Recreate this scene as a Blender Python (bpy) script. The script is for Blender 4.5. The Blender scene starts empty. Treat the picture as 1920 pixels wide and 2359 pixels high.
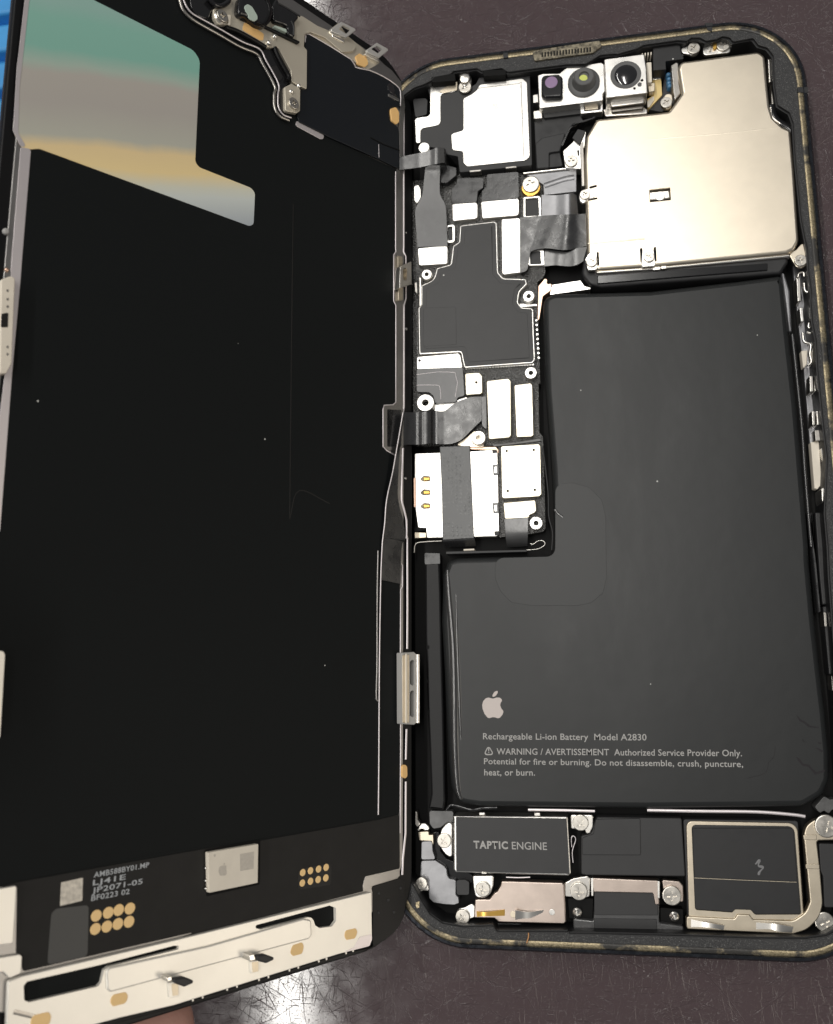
import bpy, bmesh, math, random
import numpy as np
from mathutils import Vector, Matrix
from mathutils.geometry import tessellate_polygon
random.seed(7)
MM = 0.001                      # everything below is measured in millimetres and built in metres

# ------------------------------------------------------------------ camera, world, lamps, exposure
sc = bpy.context.scene
COL = sc.collection
CAM_POS = Vector((-7.3916, -32.0170, 156.5049))          # mm
CAM_ROT = Matrix(((0.98550, 0.04158, 0.16450), (-0.01539, 0.98742, -0.15737), (-0.16898, 0.15256, 0.97374)))
FPX = 2000.0                                             # focal length in photo pixels (photo 1920 x 2359)
cam = bpy.data.cameras.new('camera')
cam.sensor_fit = 'HORIZONTAL'; cam.sensor_width = 36.0; cam.lens = FPX / 1920.0 * 36.0
cam.clip_start = 0.005; cam.clip_end = 20.0
cam.dof.use_dof = True; cam.dof.focus_distance = 0.149; cam.dof.aperture_fstop = 50
camo = bpy.data.objects.new('camera', cam); COL.objects.link(camo)
camo.matrix_world = Matrix.Translation(CAM_POS * MM) @ CAM_ROT.to_4x4()
sc.camera = camo

world = bpy.data.worlds.new('World'); sc.world = world; world.use_nodes = True
bg = world.node_tree.nodes['Background']
bg.inputs[0].default_value = (0.97, 0.985, 1.0, 1); bg.inputs[1].default_value = 0.17

def area(name, loc, target, sx, sy, watts, col):
    l = bpy.data.lights.new(name, 'AREA'); l.shape = 'RECTANGLE'; l.size = sx; l.size_y = sy
    l.energy = watts; l.color = col
    o = bpy.data.objects.new(name, l); COL.objects.link(o); o.location = loc
    d = Vector(target) - Vector(loc)
    o.rotation_euler = d.to_track_quat('-Z', 'Y').to_euler()
    return o
# two fluorescent tubes above the bench, and a warm room light to the right
TUBES = (('tube_light', -0.41, 0.15, 0.05, 1.90, 10.0), ('tube_light', 0.02, 0.27, 0.05, 0.80, 4.4))
for nm, x, y, sx, sy, w in TUBES:
    lp = area(nm, (x, y, 1.10), (x, y, 0.0), sx, sy, w, (1.0, 0.97, 0.92)); lp.rotation_euler = (0, 0, 0)
area('room_light', (0.90, -0.20, 0.10), (-0.05, -0.06, 0.04), 0.60, 0.45, 2.7, (1.0, 0.90, 0.76))

sc.view_settings.view_transform = 'Standard'; sc.view_settings.look = 'None'
sc.view_settings.exposure = 0.0; sc.view_settings.gamma = 1.0
sc.render.engine = 'CYCLES'
sc.cycles.use_denoising = True
sc.cycles.max_bounces = 6; sc.cycles.sample_clamp_indirect = 6.0

# ------------------------------------------------------------------ survey: photo measurements -> millimetres on a real plane
CR = [CAM_ROT.col[i] for i in range(3)]
def ray(px, py):
    return CAM_ROT @ Vector(((px - 960.0) / FPX, -(py - 1179.5) / FPX, -1.0))
def U(p, z):                                             # onto the horizontal plane at height z of the phone body
    d = ray(*p); t = (z - CAM_POS.z) / d.z
    q = CAM_POS + d * t
    return (q.x, q.y)
# the display panel: a rigid plane leaning on the left wall of the housing
def rodr(r):
    a = Vector(r); return Matrix.Rotation(a.length, 3, a.normalized())
SR = rodr((-0.0140, 0.9670, -0.0210))
ST = Vector((-33.30, 0.936, 5.30))
SRT = SR.transposed()
def V(p, h):                                             # onto the display's own plane, offset h along its normal
    n = SR.col[2]; d = ray(*p)
    t = ((ST + n * h - CAM_POS).dot(n)) / d.dot(n)
    l = SRT @ (CAM_POS + d * t - ST)
    return (l.x, l.y)
ZR = {'f': (0, 0, 1), 'z1': (0, 0, 700/1736), 'z2': (400, 0, 560/1736), 'z3': (900, 40, 600/1736), 'z4': (1320, 20, 600/1736),
      'z5': (880, 380, 520/1736), 'z6': (860, 800, 520/1736), 'z7': (900, 1820, 520/1736), 'z8': (1300, 1820, 620/1736),
      'b1': (0, 1900, 480/1736), 'b2': (400, 1880, 560/1736), 'b3': (1000, 1540, 920/1736), 'b4': (1740, 560, 180/548),
      'b5': (840, 1240, 260/816), 'b6': (0, 500, 120/213), 'b7': (800, 560, 200/627), 'b8': (1040, 1080, 460/1736),
      'c1': (1700, 1180, 220/617), 'c2': (920, 80, 300/1736), 'c3': (1220, 80, 400/1736), 'c5': (920, 1820, 200/1422),
      'c6': (400, 0, 320/1736), 'd1': (120, 1970, 260/1736), 'd2': (460, 1920, 340/1736), 'd3': (1380, 20, 540/1736),
      'd4': (1340, 360, 540/1736), 'd6': (1080, 1580, 220/1736)}
def Q(s):                                                # 'z5 10,20 30,40 z6 5,5' -> list of photo points (x, y[, radius])
    out = []; z = ZR['f']
    for t in s.split():
        if t in ZR: z = ZR[t]; continue
        v = [float(a) for a in t.split(',')]
        out.append((z[0] + v[0] * z[2], z[1] + v[1] * z[2]) + tuple(v[2:]))
    return out

# ------------------------------------------------------------------ 2D helpers
def area2(p): return sum(p[i-1][0] * p[i][1] - p[i][0] * p[i-1][1] for i in range(len(p)))
def fillet(p, r, seg=5):
    n = len(p); out = []
    for i in range(n):
        a, b, c = p[i-1], p[i], p[(i+1) % n]
        rr = b[2] if len(b) > 2 else r
        ax, ay, cx, cy = a[0]-b[0], a[1]-b[1], c[0]-b[0], c[1]-b[1]
        la, lc = math.hypot(ax, ay), math.hypot(cx, cy)
        if la < 1e-6 or lc < 1e-6: continue
        ax /= la; ay /= la; cx /= lc; cy /= lc
        cs = max(-1, min(1, ax*cx + ay*cy)); th = math.acos(cs)
        if rr <= 0 or th > math.radians(174) or th < 0.05: out.append((b[0], b[1])); continue
        t = min(rr / math.tan(th/2), la*0.48, lc*0.48); rr = t * math.tan(th/2)
        bx, by = ax+cx, ay+cy; lb = math.hypot(bx, by); k = rr / math.sin(th/2) / lb
        ox, oy = b[0] + bx*k, b[1] + by*k
        a0 = math.atan2(b[1]+ay*t-oy, b[0]+ax*t-ox); a1 = math.atan2(b[1]+cy*t-oy, b[0]+cx*t-ox)
        da = (a1-a0+math.pi) % (2*math.pi) - math.pi
        sg = seg if rr > 0.25 else 3
        for k in range(sg+1):
            an = a0 + da*k/sg; out.append((ox + rr*math.cos(an), oy + rr*math.sin(an)))
    return out
def offs(p, d):                                          # inward offset of a CCW outline
    n = len(p); out = []
    for i in range(n):
        a, b, c = p[i-1], p[i], p[(i+1) % n]
        e1 = (b[0]-a[0], b[1]-a[1]); e2 = (c[0]-b[0], c[1]-b[1])
        l1 = math.hypot(*e1) or 1e-9; l2 = math.hypot(*e2) or 1e-9
        n1 = (-e1[1]/l1, e1[0]/l1); n2 = (-e2[1]/l2, e2[0]/l2)
        mx, my = n1[0]+n2[0], n1[1]+n2[1]; m2 = mx*mx + my*my
        k = min(2/max(m2, 1e-6), 2.0) if m2 > 1e-6 else 1
        out.append((b[0]+mx*k*d, b[1]+my*k*d))
    return out
def ccw(p): return p if area2(p) > 0 else p[::-1]
def circle(cx, cy, r, n=24, ry=None):
    return [(cx + r*math.cos(2*math.pi*i/n), cy + (ry or r)*math.sin(2*math.pi*i/n)) for i in range(n)]

# ------------------------------------------------------------------ materials
MATS = {}
def mat(name, col=(.5, .5, .5), rough=.5, metal=0.0, spec=.5, bump=None, vary=None, rvary=None, coat=0.0, dust=0.0, aniso=0.0, build=None):
    """bump=(scale per mm, strength, distance mm); vary=(scale, amount); rvary=(scale, lo, hi); dust = share of pale specks"""
    m = bpy.data.materials.new(name); m.use_nodes = True; nt = m.node_tree; N = nt.nodes; L = nt.links
    b = N['Principled BSDF']; b.inputs['Base Color'].default_value = (*col, 1); b.inputs['Roughness'].default_value = rough
    b.inputs['Metallic'].default_value = metal; b.inputs['Specular IOR Level'].default_value = spec
    b.inputs['Coat Weight'].default_value = coat; b.inputs['Coat Roughness'].default_value = 0.15
    tc = N.new('ShaderNodeTexCoord'); mp = N.new('ShaderNodeMapping'); mp.inputs['Scale'].default_value = (1000,)*3
    L.new(tc.outputs['Object'], mp.inputs['Vector']); P = mp.outputs['Vector']
    def noise(scale, detail=4, rough=.55):
        n = N.new('ShaderNodeTexNoise'); n.inputs['Scale'].default_value = scale; n.inputs['Detail'].default_value = detail
        n.inputs['Roughness'].default_value = rough; L.new(P, n.inputs['Vector']); return n
    def mrange(src, a, bb, lo, hi):
        r = N.new('ShaderNodeMapRange'); r.inputs[1].default_value = a; r.inputs[2].default_value = bb
        r.inputs[3].default_value = lo; r.inputs[4].default_value = hi; L.new(src, r.inputs[0]); return r.outputs[0]
    csock = None
    if vary:
        n = noise(vary[0], 5); f = mrange(n.outputs['Fac'], .3, .7, 1-vary[1], 1+vary[1])
        mx = N.new('ShaderNodeVectorMath'); mx.operation = 'SCALE'; mx.inputs[0].default_value = col; L.new(f, mx.inputs['Scale'])
        csock = mx.outputs[0]
    if dust:
        v = N.new('ShaderNodeTexVoronoi'); v.inputs['Scale'].default_value = 0.55; L.new(P, v.inputs['Vector'])
        s = N.new('ShaderNodeSeparateColor'); L.new(v.outputs['Color'], s.inputs[0])
        rad = mrange(s.outputs[0], 1-dust, 1.0, 0.0, 0.085)
        lt = N.new('ShaderNodeMath'); lt.operation = 'LESS_THAN'; L.new(v.outputs['Distance'], lt.inputs[0]); L.new(rad, lt.inputs[1])
        mx = N.new('ShaderNodeMix'); mx.data_type = 'RGBA'; L.new(lt.outputs[0], mx.inputs[0])
        if csock: L.new(csock, mx.inputs[6])
        else: mx.inputs[6].default_value = (*col, 1)
        mx.inputs[7].default_value = (.55, .55, .52, 1); csock = mx.outputs[2]
    if csock: L.new(csock, b.inputs['Base Color'])
    if rvary:
        n = noise(rvary[0], 4); L.new(mrange(n.outputs['Fac'], .3, .7, rvary[1], rvary[2]), b.inputs['Roughness'])
    if bump:
        n = noise(bump[0], 3); bp = N.new('ShaderNodeBump'); bp.inputs['Strength'].default_value = bump[1]
        bp.inputs['Distance'].default_value = bump[2]*MM; L.new(n.outputs['Fac'], bp.inputs['Height']); L.new(bp.outputs[0], b.inputs['Normal'])
    if build: build(nt, b, P, noise, mrange)
    MATS[name] = m; return m

mat('nickel_white', (.90, .88, .84), .30, 1.0, rvary=(.5, .26, .38), bump=(1.2, .12, .02))
mat('nickel_gold', (.82, .735, .60), .34, 1.0, bump=(6.0, .35, .010), rvary=(.2, .335, .365), vary=(.5, .02))
mat('nickel_beige', (.54, .455, .40), .36, 1.0, bump=(5.5, .35, .012), vary=(.4, .08))
mat('frame_gold', (.60, .53, .42), .42, 1.0, bump=(5, .3, .01), vary=(.4, .08))
mat('steel', (.78, .75, .70), .28, 1.0, bump=(3, .15, .01))
mat('steel_dull', (.42, .40, .37), .38, 1.0, bump=(3, .2, .01), vary=(.5, .15))
mat('gold', (.72, .44, .11), .32, 1.0)
mat('copper_peach', (.80, .55, .42), .35, 1.0)
mat('black_steel', (.075, .08, .092), .26, 1.0, rvary=(1.0, .16, .4), bump=(2, .2, .02))
mat('black_plastic', (.010, .010, .011), .50, dust=.10, bump=(3, .15, .02), rvary=(.4, .4, .6))
mat('black_gloss', (.010, .010, .011), .18, bump=(.5, .1, .03))
mat('cavity', (.003, .003, .003), .7, spec=.2)
mat('foam', (.007, .007, .0075), .5, spec=.3, bump=(.3, .2, .2))
mat('nickel_cream', (.74, .69, .57), .34, 1.0, rvary=(.4, .28, .42), bump=(1.0, .15, .02))
mat('screw_steel', (.58, .55, .50), .30, 1.0, rvary=(1.5, .24, .42))
mat('dark_module', (.022, .022, .023), .55, bump=(4, .15, .01), dust=.06, vary=(.3, .08))
mat('flex', (.020, .020, .021), .28, spec=.8, bump=(.5, .35, .10), rvary=(.5, .20, .36))
mat('flex_grey', (.060, .060, .061), .27, spec=1.0, bump=(.5, .35, .10), vary=(.3, .1))
mat('graphite_sticker', (.022, .022, .0225), .50, bump=(5, .12, .01), vary=(.18, .12), dust=.06)
mat('ink', (.36, .352, .34), .6)
mat('ink_logo', (.52, .46, .43), .5)
mat('ink_blue', (.44, .46, .48), .6)
mat('chip_face', (.72, .66, .56), .5, vary=(.5, .04))
mat('chip_mark', (.50, .46, .40), .5, vary=(3, .08))
mat('label_patch', (.62, .57, .49), .55, vary=(1.6, .28))
mat('orange_pad', (.80, .50, .20), .5)
mat('orange_pale', (.88, .60, .27), .5)
mat('cream_plate', (.88, .845, .77), .38, .40, vary=(.1, .04), bump=(4, .1, .01))
mat('worn_gold', (.16, .14, .10), .45, .5, bump=(4, .6, .06), vary=(1.2, .9))
mat('grey_plate', (.62, .57, .47), .40, .5, vary=(.12, .05), bump=(4, .15, .01))
mat('tray_metal', (.33, .32, .31), .36, .95, vary=(.15, .1), bump=(4, .1, .01))
mat('bar_metal', (.74, .69, .70), .42, .7, vary=(.1, .04))
mat('screen_sheet', (.0085, .0098, .0102), .55, spec=.08, dust=.02, bump=(.04, .05, .3))
mat('screen_board', (.015, .0145, .014), .55, spec=.2, vary=(.3, .12), bump=(1.2, .15, .03))
mat('screen_bezel', (.005, .005, .0055), .42, spec=.22, bump=(1.5, .12, .03), dust=.06)
mat('screen_panel_blue', (.006, .008, .011), .40, spec=.35, bump=(.06, .1, .3), dust=.04)
mat('grey_patch', (.062, .062, .060), .55)
mat('lens_black', (.004, .004, .005), .06, spec=.8, coat=1.0)
mat('lens_purple', (.30, .20, .34), .12, spec=.8, coat=1.0)
mat('lens_green', (.62, .68, .16), .15, spec=.8, coat=.8)
mat('lens_mint', (.42, .50, .44), .20, spec=.5)
mat('ring_grey', (.085, .085, .085), .5)
mat('blue_part', (.07, .20, .36), .3, spec=.7)
mat('flex_yellow', (.74, .56, .24), .4)
mat('foil_grey', (.27, .27, .28), .42, .8, bump=(.45, .35, .12), vary=(.25, .15))
mat('foil_dark', (.10, .10, .10), .42, .4, bump=(.6, .4, .12), vary=(.3, .25))
mat('clear_film', (.50, .49, .47), .12, .3)
mat('skin', (.52, .29, .24), .55, bump=(1.6, .35, .15), vary=(.15, .10))
bpy_skin = MATS['skin'].node_tree.nodes['Principled BSDF']
bpy_skin.inputs['Subsurface Weight'].default_value = .15; bpy_skin.inputs['Subsurface Radius'].default_value = (.004, .0015, .001)
mat('blue_plastic', (.045, .28, .62), .4, vary=(.1, .1))
mat('fibre', (.5, .25, .1), .7)
mat('label_dirt', (.16, .16, .165), .5)
mat('crack', (.012, .010, .012), .8)

def b_pcb(nt, b, P, noise, mrange):
    N, L = nt.nodes, nt.links
    n = noise(4.5, 3, .7); r = N.new('ShaderNodeBump'); r.inputs['Strength'].default_value = .9; r.inputs['Distance'].default_value = .00012
    L.new(n.outputs['Fac'], r.inputs['Height']); L.new(r.outputs[0], b.inputs['Normal'])
    L.new(mrange(noise(1.0).outputs['Fac'], .35, .65, .12, .4), b.inputs['Roughness'])
mat('pcb', (.016, .015, .013), .2, spec=.7, build=b_pcb)

def b_seal(nt, b, P, noise, mrange):                      # torn black gasket glue
    N, L = nt.nodes, nt.links
    n = noise(3.2, 6, .75); r = N.new('ShaderNodeBump'); r.inputs['Strength'].default_value = .8; r.inputs['Distance'].default_value = .00018
    L.new(n.outputs['Fac'], r.inputs['Height']); L.new(r.outputs[0], b.inputs['Normal'])
    s = noise(6.0, 2); f = mrange(s.outputs['Fac'], .58, .72, 0, 1)
    mx = N.new('ShaderNodeMix'); mx.data_type = 'RGBA'; L.new(f, mx.inputs[0])
    mx.inputs[6].default_value = (.022, .022, .023, 1); mx.inputs[7].default_value = (.16, .16, .155, 1); L.new(mx.outputs[2], b.inputs['Base Color'])
mat('seal', (.02, .02, .02), .5, build=b_seal)

def b_glue(nt, b, P, noise, mrange):                      # metallic glue line, worn through to black in places
    N, L = nt.nodes, nt.links
    n = noise(.16, 6, .62); f = mrange(n.outputs['Fac'], .42, .50, 0, 1)
    n2 = noise(3.5, 5, .7); f2 = mrange(n2.outputs['Fac'], .3, .7, .35, 1.5)
    sc_ = N.new('ShaderNodeVectorMath'); sc_.operation = 'SCALE'; sc_.inputs[0].default_value = (.40, .335, .215); L.new(f2, sc_.inputs['Scale'])
    mx = N.new('ShaderNodeMix'); mx.data_type = 'RGBA'; L.new(f, mx.inputs[0])
    mx.inputs[6].default_value = (.035, .033, .03, 1); L.new(sc_.outputs[0], mx.inputs[7]); L.new(mx.outputs[2], b.inputs['Base Color'])
    L.new(mrange(n.outputs['Fac'], .42, .50, .1, .8), b.inputs['Metallic'])
    bp = N.new('ShaderNodeBump'); bp.inputs['Strength'].default_value = .6; bp.inputs['Distance'].default_value = .0001
    L.new(n2.outputs['Fac'], bp.inputs['Height']); L.new(bp.outputs[0], b.inputs['Normal'])
mat('glue', (.5, .42, .3), .42, .6, build=b_glue)

def b_wrap(nt, b, P, noise, mrange):                      # battery pouch: fine grain, faint smears
    N, L = nt.nodes, nt.links
    g = noise(7, 2); lo = noise(.07, 3, .6); sm = noise(.16, 6, .7)
    mp = N.new('ShaderNodeMapping'); mp.inputs['Scale'].default_value = (1, .35, 1); L.new(P, mp.inputs['Vector']); L.new(mp.outputs[0], sm.inputs['Vector'])
    f = mrange(sm.outputs['Fac'], .62, .85, 0, .30)
    mx = N.new('ShaderNodeMix'); mx.data_type = 'RGBA'; L.new(f, mx.inputs[0])
    mx.inputs[6].default_value = (.0165, .0176, .0180, 1); mx.inputs[7].default_value = (.036, .036, .036, 1)
    v = N.new('ShaderNodeTexVoronoi'); v.inputs['Scale'].default_value = .33; L.new(P, v.inputs['Vector'])
    s = N.new('ShaderNodeSeparateColor'); L.new(v.outputs['Color'], s.inputs[0])
    rad = mrange(s.outputs[0], .90, 1.0, 0.0, .05)
    lt = N.new('ShaderNodeMath'); lt.operation = 'LESS_THAN'; L.new(v.outputs['Distance'], lt.inputs[0]); L.new(rad, lt.inputs[1])
    m2 = N.new('ShaderNodeMix'); m2.data_type = 'RGBA'; L.new(lt.outputs[0], m2.inputs[0]); L.new(mx.outputs[2], m2.inputs[6]); m2.inputs[7].default_value = (.5, .5, .48, 1)
    L.new(m2.outputs[2], b.inputs['Base Color'])
    L.new(mrange(sm.outputs['Fac'], .4, .8, .41, .36), b.inputs['Roughness'])
    b1 = N.new('ShaderNodeBump'); b1.inputs['Strength'].default_value = .12; b1.inputs['Distance'].default_value = .00001; L.new(g.outputs['Fac'], b1.inputs['Height'])
    b2 = N.new('ShaderNodeBump'); b2.inputs['Strength'].default_value = .12; b2.inputs['Distance'].default_value = .0006; L.new(lo.outputs['Fac'], b2.inputs['Height'])
    L.new(b1.outputs[0], b2.inputs['Normal']); L.new(b2.outputs[0], b.inputs['Normal'])
mat('battery_wrap', (.075, .075, .074), .5, spec=.34, build=b_wrap)
mat('battery_fold', (.030, .030, .030), .20, spec=.9, bump=(.25, .3, .2))
mat('tape', (.0160, .0171, .0175), .38, spec=.34, bump=(7, .12, .01))

def b_foam(nt, b, P, noise, mrange):
    N, L = nt.nodes, nt.links
    v = N.new('ShaderNodeTexVoronoi'); v.inputs['Scale'].default_value = 1.35; v.inputs['Randomness'].default_value = .12; L.new(P, v.inputs['Vector'])
    lo = noise(.28, 2); f = mrange(lo.outputs['Fac'], .44, .56, 0, 1)
    ml = N.new('ShaderNodeMath'); ml.operation = 'MULTIPLY'; L.new(mrange(v.outputs['Distance'], .05, .45, 1, 0), ml.inputs[0]); L.new(f, ml.inputs[1])
    bp = N.new('ShaderNodeBump'); bp.inputs['Strength'].default_value = .5; bp.inputs['Distance'].default_value = .00016
    L.new(ml.outputs[0], bp.inputs['Height']); L.new(bp.outputs[0], b.inputs['Normal'])
mat('bumpy_tape', (.075, .077, .078), .32, spec=.6, build=b_foam)

def b_foil(nt, b, P, noise, mrange):                      # mirror-like foil: the room's reflection painted into its colour as fixed bands
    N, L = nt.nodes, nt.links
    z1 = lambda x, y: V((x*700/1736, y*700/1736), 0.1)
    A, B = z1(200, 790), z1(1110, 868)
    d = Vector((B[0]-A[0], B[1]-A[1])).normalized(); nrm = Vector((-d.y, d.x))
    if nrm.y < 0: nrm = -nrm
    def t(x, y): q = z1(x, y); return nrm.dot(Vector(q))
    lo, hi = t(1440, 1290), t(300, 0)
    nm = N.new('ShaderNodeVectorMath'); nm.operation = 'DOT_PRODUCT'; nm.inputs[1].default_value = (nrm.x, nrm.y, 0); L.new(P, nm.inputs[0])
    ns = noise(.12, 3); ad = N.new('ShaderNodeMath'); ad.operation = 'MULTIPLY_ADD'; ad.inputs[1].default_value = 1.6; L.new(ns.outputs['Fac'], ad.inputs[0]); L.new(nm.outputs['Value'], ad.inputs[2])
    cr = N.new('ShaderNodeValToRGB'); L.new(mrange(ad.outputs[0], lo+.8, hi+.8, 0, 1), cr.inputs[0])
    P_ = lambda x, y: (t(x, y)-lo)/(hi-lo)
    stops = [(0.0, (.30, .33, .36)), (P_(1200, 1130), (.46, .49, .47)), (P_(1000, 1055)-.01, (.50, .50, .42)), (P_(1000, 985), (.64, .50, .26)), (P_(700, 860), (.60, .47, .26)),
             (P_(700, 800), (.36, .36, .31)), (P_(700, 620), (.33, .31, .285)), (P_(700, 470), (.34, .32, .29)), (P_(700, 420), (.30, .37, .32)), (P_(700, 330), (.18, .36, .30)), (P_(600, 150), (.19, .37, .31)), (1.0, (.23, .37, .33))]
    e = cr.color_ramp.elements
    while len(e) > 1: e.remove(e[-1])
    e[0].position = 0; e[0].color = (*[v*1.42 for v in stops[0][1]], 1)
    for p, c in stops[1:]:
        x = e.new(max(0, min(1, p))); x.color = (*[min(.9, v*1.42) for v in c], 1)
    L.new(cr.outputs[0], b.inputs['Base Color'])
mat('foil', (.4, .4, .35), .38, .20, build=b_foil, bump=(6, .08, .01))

def b_table(nt, b, P, noise, mrange):                     # dark worn bench top with a mesh of fine scratches
    N, L = nt.nodes, nt.links
    wob = noise(.035, 2); height = None
    for k, (ang, sx, sy, th) in enumerate(((8, 3.6, .07, .66), (64, 4.2, .08, .655), (118, 3.5, .06, .66), (152, 4.6, .10, .66), (35, 3.0, .05, .67), (92, 5.2, .14, .65), (171, 5.0, .16, .655))):
        m1 = N.new('ShaderNodeVectorMath'); m1.operation = 'MULTIPLY_ADD'; m1.inputs[1].default_value = (5, 5, 0); L.new(wob.outputs['Color'], m1.inputs[0]); L.new(P, m1.inputs[2])
        mp = N.new('ShaderNodeMapping'); mp.vector_type = 'TEXTURE'; mp.inputs['Rotation'].default_value = (0, 0, math.radians(ang))
        mp.inputs['Scale'].default_value = (1/sx, 1/sy, 1); mp.inputs['Location'].default_value = (k*37.7, k*11.3, k*5.0); L.new(m1.outputs[0], mp.inputs['Vector'])
        n = N.new('ShaderNodeTexNoise'); n.inputs['Scale'].default_value = 1.0; n.inputs['Detail'].default_value = 2.0; L.new(mp.outputs[0], n.inputs['Vector'])
        s = mrange(n.outputs['Fac'], th, th+.05, 0, 1)
        if height is None: height = s
        else:
            a = N.new('ShaderNodeMath'); a.operation = 'MAXIMUM'; L.new(height, a.inputs[0]); L.new(s, a.inputs[1]); height = a.outputs[0]
    gr = noise(3.4, 4, .7); g2 = mrange(gr.outputs['Fac'], .60, .70, 0, .7)
    a = N.new('ShaderNodeMath'); a.operation = 'MAXIMUM'; L.new(height, a.inputs[0]); L.new(g2, a.inputs[1])
    bp = N.new('ShaderNodeBump'); bp.inputs['Strength'].default_value = .75; bp.inputs['Distance'].default_value = .00007; L.new(a.outputs[0], bp.inputs['Height'])
    L.new(bp.outputs[0], b.inputs['Normal'])
    sm = noise(.045, 6, .7); f = mrange(sm.outputs['Fac'], .62, .80, 0, .5)
    v = N.new('ShaderNodeTexVoronoi'); v.inputs['Scale'].default_value = .22; L.new(P, v.inputs['Vector'])
    s = N.new('ShaderNodeSeparateColor'); L.new(v.outputs['Color'], s.inputs[0])
    lt = N.new('ShaderNodeMath'); lt.operation = 'LESS_THAN'; L.new(v.outputs['Distance'], lt.inputs[0]); L.new(mrange(s.outputs[0], .6, 1.0, 0.0, .06), lt.inputs[1])
    f2 = N.new('ShaderNodeMath'); f2.operation = 'MAXIMUM'; L.new(f, f2.inputs[0]); L.new(lt.outputs[0], f2.inputs[1])
    mx = N.new('ShaderNodeMix'); mx.data_type = 'RGBA'; L.new(f2.outputs[0], mx.inputs[0])
    mx.inputs[6].default_value = (.064, .044, .047, 1); mx.inputs[7].default_value = (.12, .10, .10, 1); L.new(mx.outputs[2], b.inputs['Base Color'])
    L.new(mrange(noise(.3, 4).outputs['Fac'], .3, .7, .07, .15), b.inputs['Roughness'])
mat('bench', (.06, .05, .05), .34, spec=.8, build=b_table)

# ------------------------------------------------------------------ mesh helpers
def link(name, me, m, parent, label=None):
    o = bpy.data.objects.new(name, me); COL.objects.link(o)
    if m: me.materials.append(MATS[m]) if not me.materials else None
    if parent: o.parent = parent
    if label: o['label'] = label
    return o
def finish(me, ang=35):
    me.polygons.foreach_set('use_smooth', [True]*len(me.polygons)); me.set_sharp_from_angle(angle=math.radians(ang)); me.update()
def prism_mesh(name, outline, z0, z1, bev=.08, holes=(), seg=3, crown=0.0):
    """outline (mm, any winding) extruded z0..z1 with a rounded top edge; the cap has its own vertices so it stays flat"""
    o = ccw(outline); bev = min(bev, (z1-z0)*.9)
    vs, fs = [], []
    def ring(p, z): b = len(vs); vs.extend((x, y, z) for x, y in p); return b
    def band(a, b, n, flip=False):
        for i in range(n):
            j = (i+1) % n; f = (a+i, a+j, b+j, b+i); fs.append(f[::-1] if flip else f)
    n = len(o); prev = ring(o, z0); cur = ring(o, z1-bev); band(prev, cur, n); prev = cur; top = o
    if bev > 0:
        for k in range(1, seg+1):
            a = k/seg*math.pi/2; top = offs(o, bev*(1-math.cos(a))); cur = ring(top, z1-bev+bev*math.sin(a)); band(prev, cur, n); prev = cur
    loops = [top]
    for h in holes:
        h = ccw(h)[::-1]; m = len(h); a = ring(h, z0); c = ring(h, z1); band(a, c, m); loops.append(h)
    for z, flip in ((z1, False), (z0, True)):
        ls = loops if not flip else [o] + loops[1:]
        base = len(vs)
        for l in ls: ring(l, z)
        for t in tessellate_polygon([[Vector((x, y, 0)) for x, y in l] for l in ls]):
            t = [base+i for i in t]
            (x0, y0, _), (x1, y1, _), (x2, y2, _) = (vs[i] for i in t)
            if ((x1-x0)*(y2-y0)-(x2-x0)*(y1-y0) < 0) != flip: t = t[::-1]
            fs.append(tuple(t))
    me = bpy.data.meshes.new(name); me.from_pydata([(x*MM, y*MM, z*MM) for x, y, z in vs], [], fs)
    finish(me); return me
def plate(name, parent, s, z0, z1, m, r=.35, bev=.08, holes=(), hr=.2, to=U, label=None):
    pts = Q(s) if isinstance(s, str) else s
    out = fillet([(*to(p[:2], z1), *p[2:]) for p in pts], r)
    hs = [fillet([(*to(p[:2], z1), *p[2:]) for p in (Q(h) if isinstance(h, str) else h)], hr) for h in holes]
    return link(name, prism_mesh(name, out, z0, z1, bev, hs), m, parent, label)
def splate(*a, **k): return plate(*a, to=V, **k)
def disc(name, parent, s, rpx, z0, z1, m, bev=.08, to=U, n=28, hole=0, label=None):
    p = Q(s)[0]; c = to(p[:2], z1); e = to((p[0]+rpx, p[1]), z1); e2 = to((p[0], p[1]+rpx), z1)
    r = .5*(math.dist(c, e) + math.dist(c, e2)) if to is U else math.dist(c, e2)
    return link(name, prism_mesh(name, circle(*c, r, n), z0, z1, bev, [circle(*c, r*hole, 16)] if hole else ()), m, parent, label)
def lathe(name, parent, c, prof, m, n=32, label=None):                   # prof: list of (r, z) mm
    vs, fs = [], []
    for r, z in prof:
        vs += [((c[0]+r*math.cos(2*math.pi*i/n))*MM, (c[1]+r*math.sin(2*math.pi*i/n))*MM, z*MM) for i in range(n)]
    for k in range(len(prof)-1):
        for i in range(n):
            j = (i+1) % n; fs.append((k*n+i, k*n+j, (k+1)*n+j, (k+1)*n+i))
    fs.append(tuple((len(prof)-1)*n+i for i in range(n)))
    me = bpy.data.meshes.new(name); me.from_pydata(vs, [], fs); finish(me, 30); return link(name, me, m, parent, label)
def catmull(P, n=8):
    P = [Vector(p) for p in P]; out = []
    for i in range(len(P)-1):
        a = P[i-1] if i else P[0]*2-P[1]; b, c = P[i], P[i+1]; d = P[i+2] if i+2 < len(P) else P[-1]*2-P[-2]
        for k in range(n):
            t = k/n; out.append(.5*((2*b)+(c-a)*t+(2*a-5*b+4*c-d)*t*t+(3*b-a-3*c+d)*t**3))
    out.append(P[-1]); return out
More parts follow.
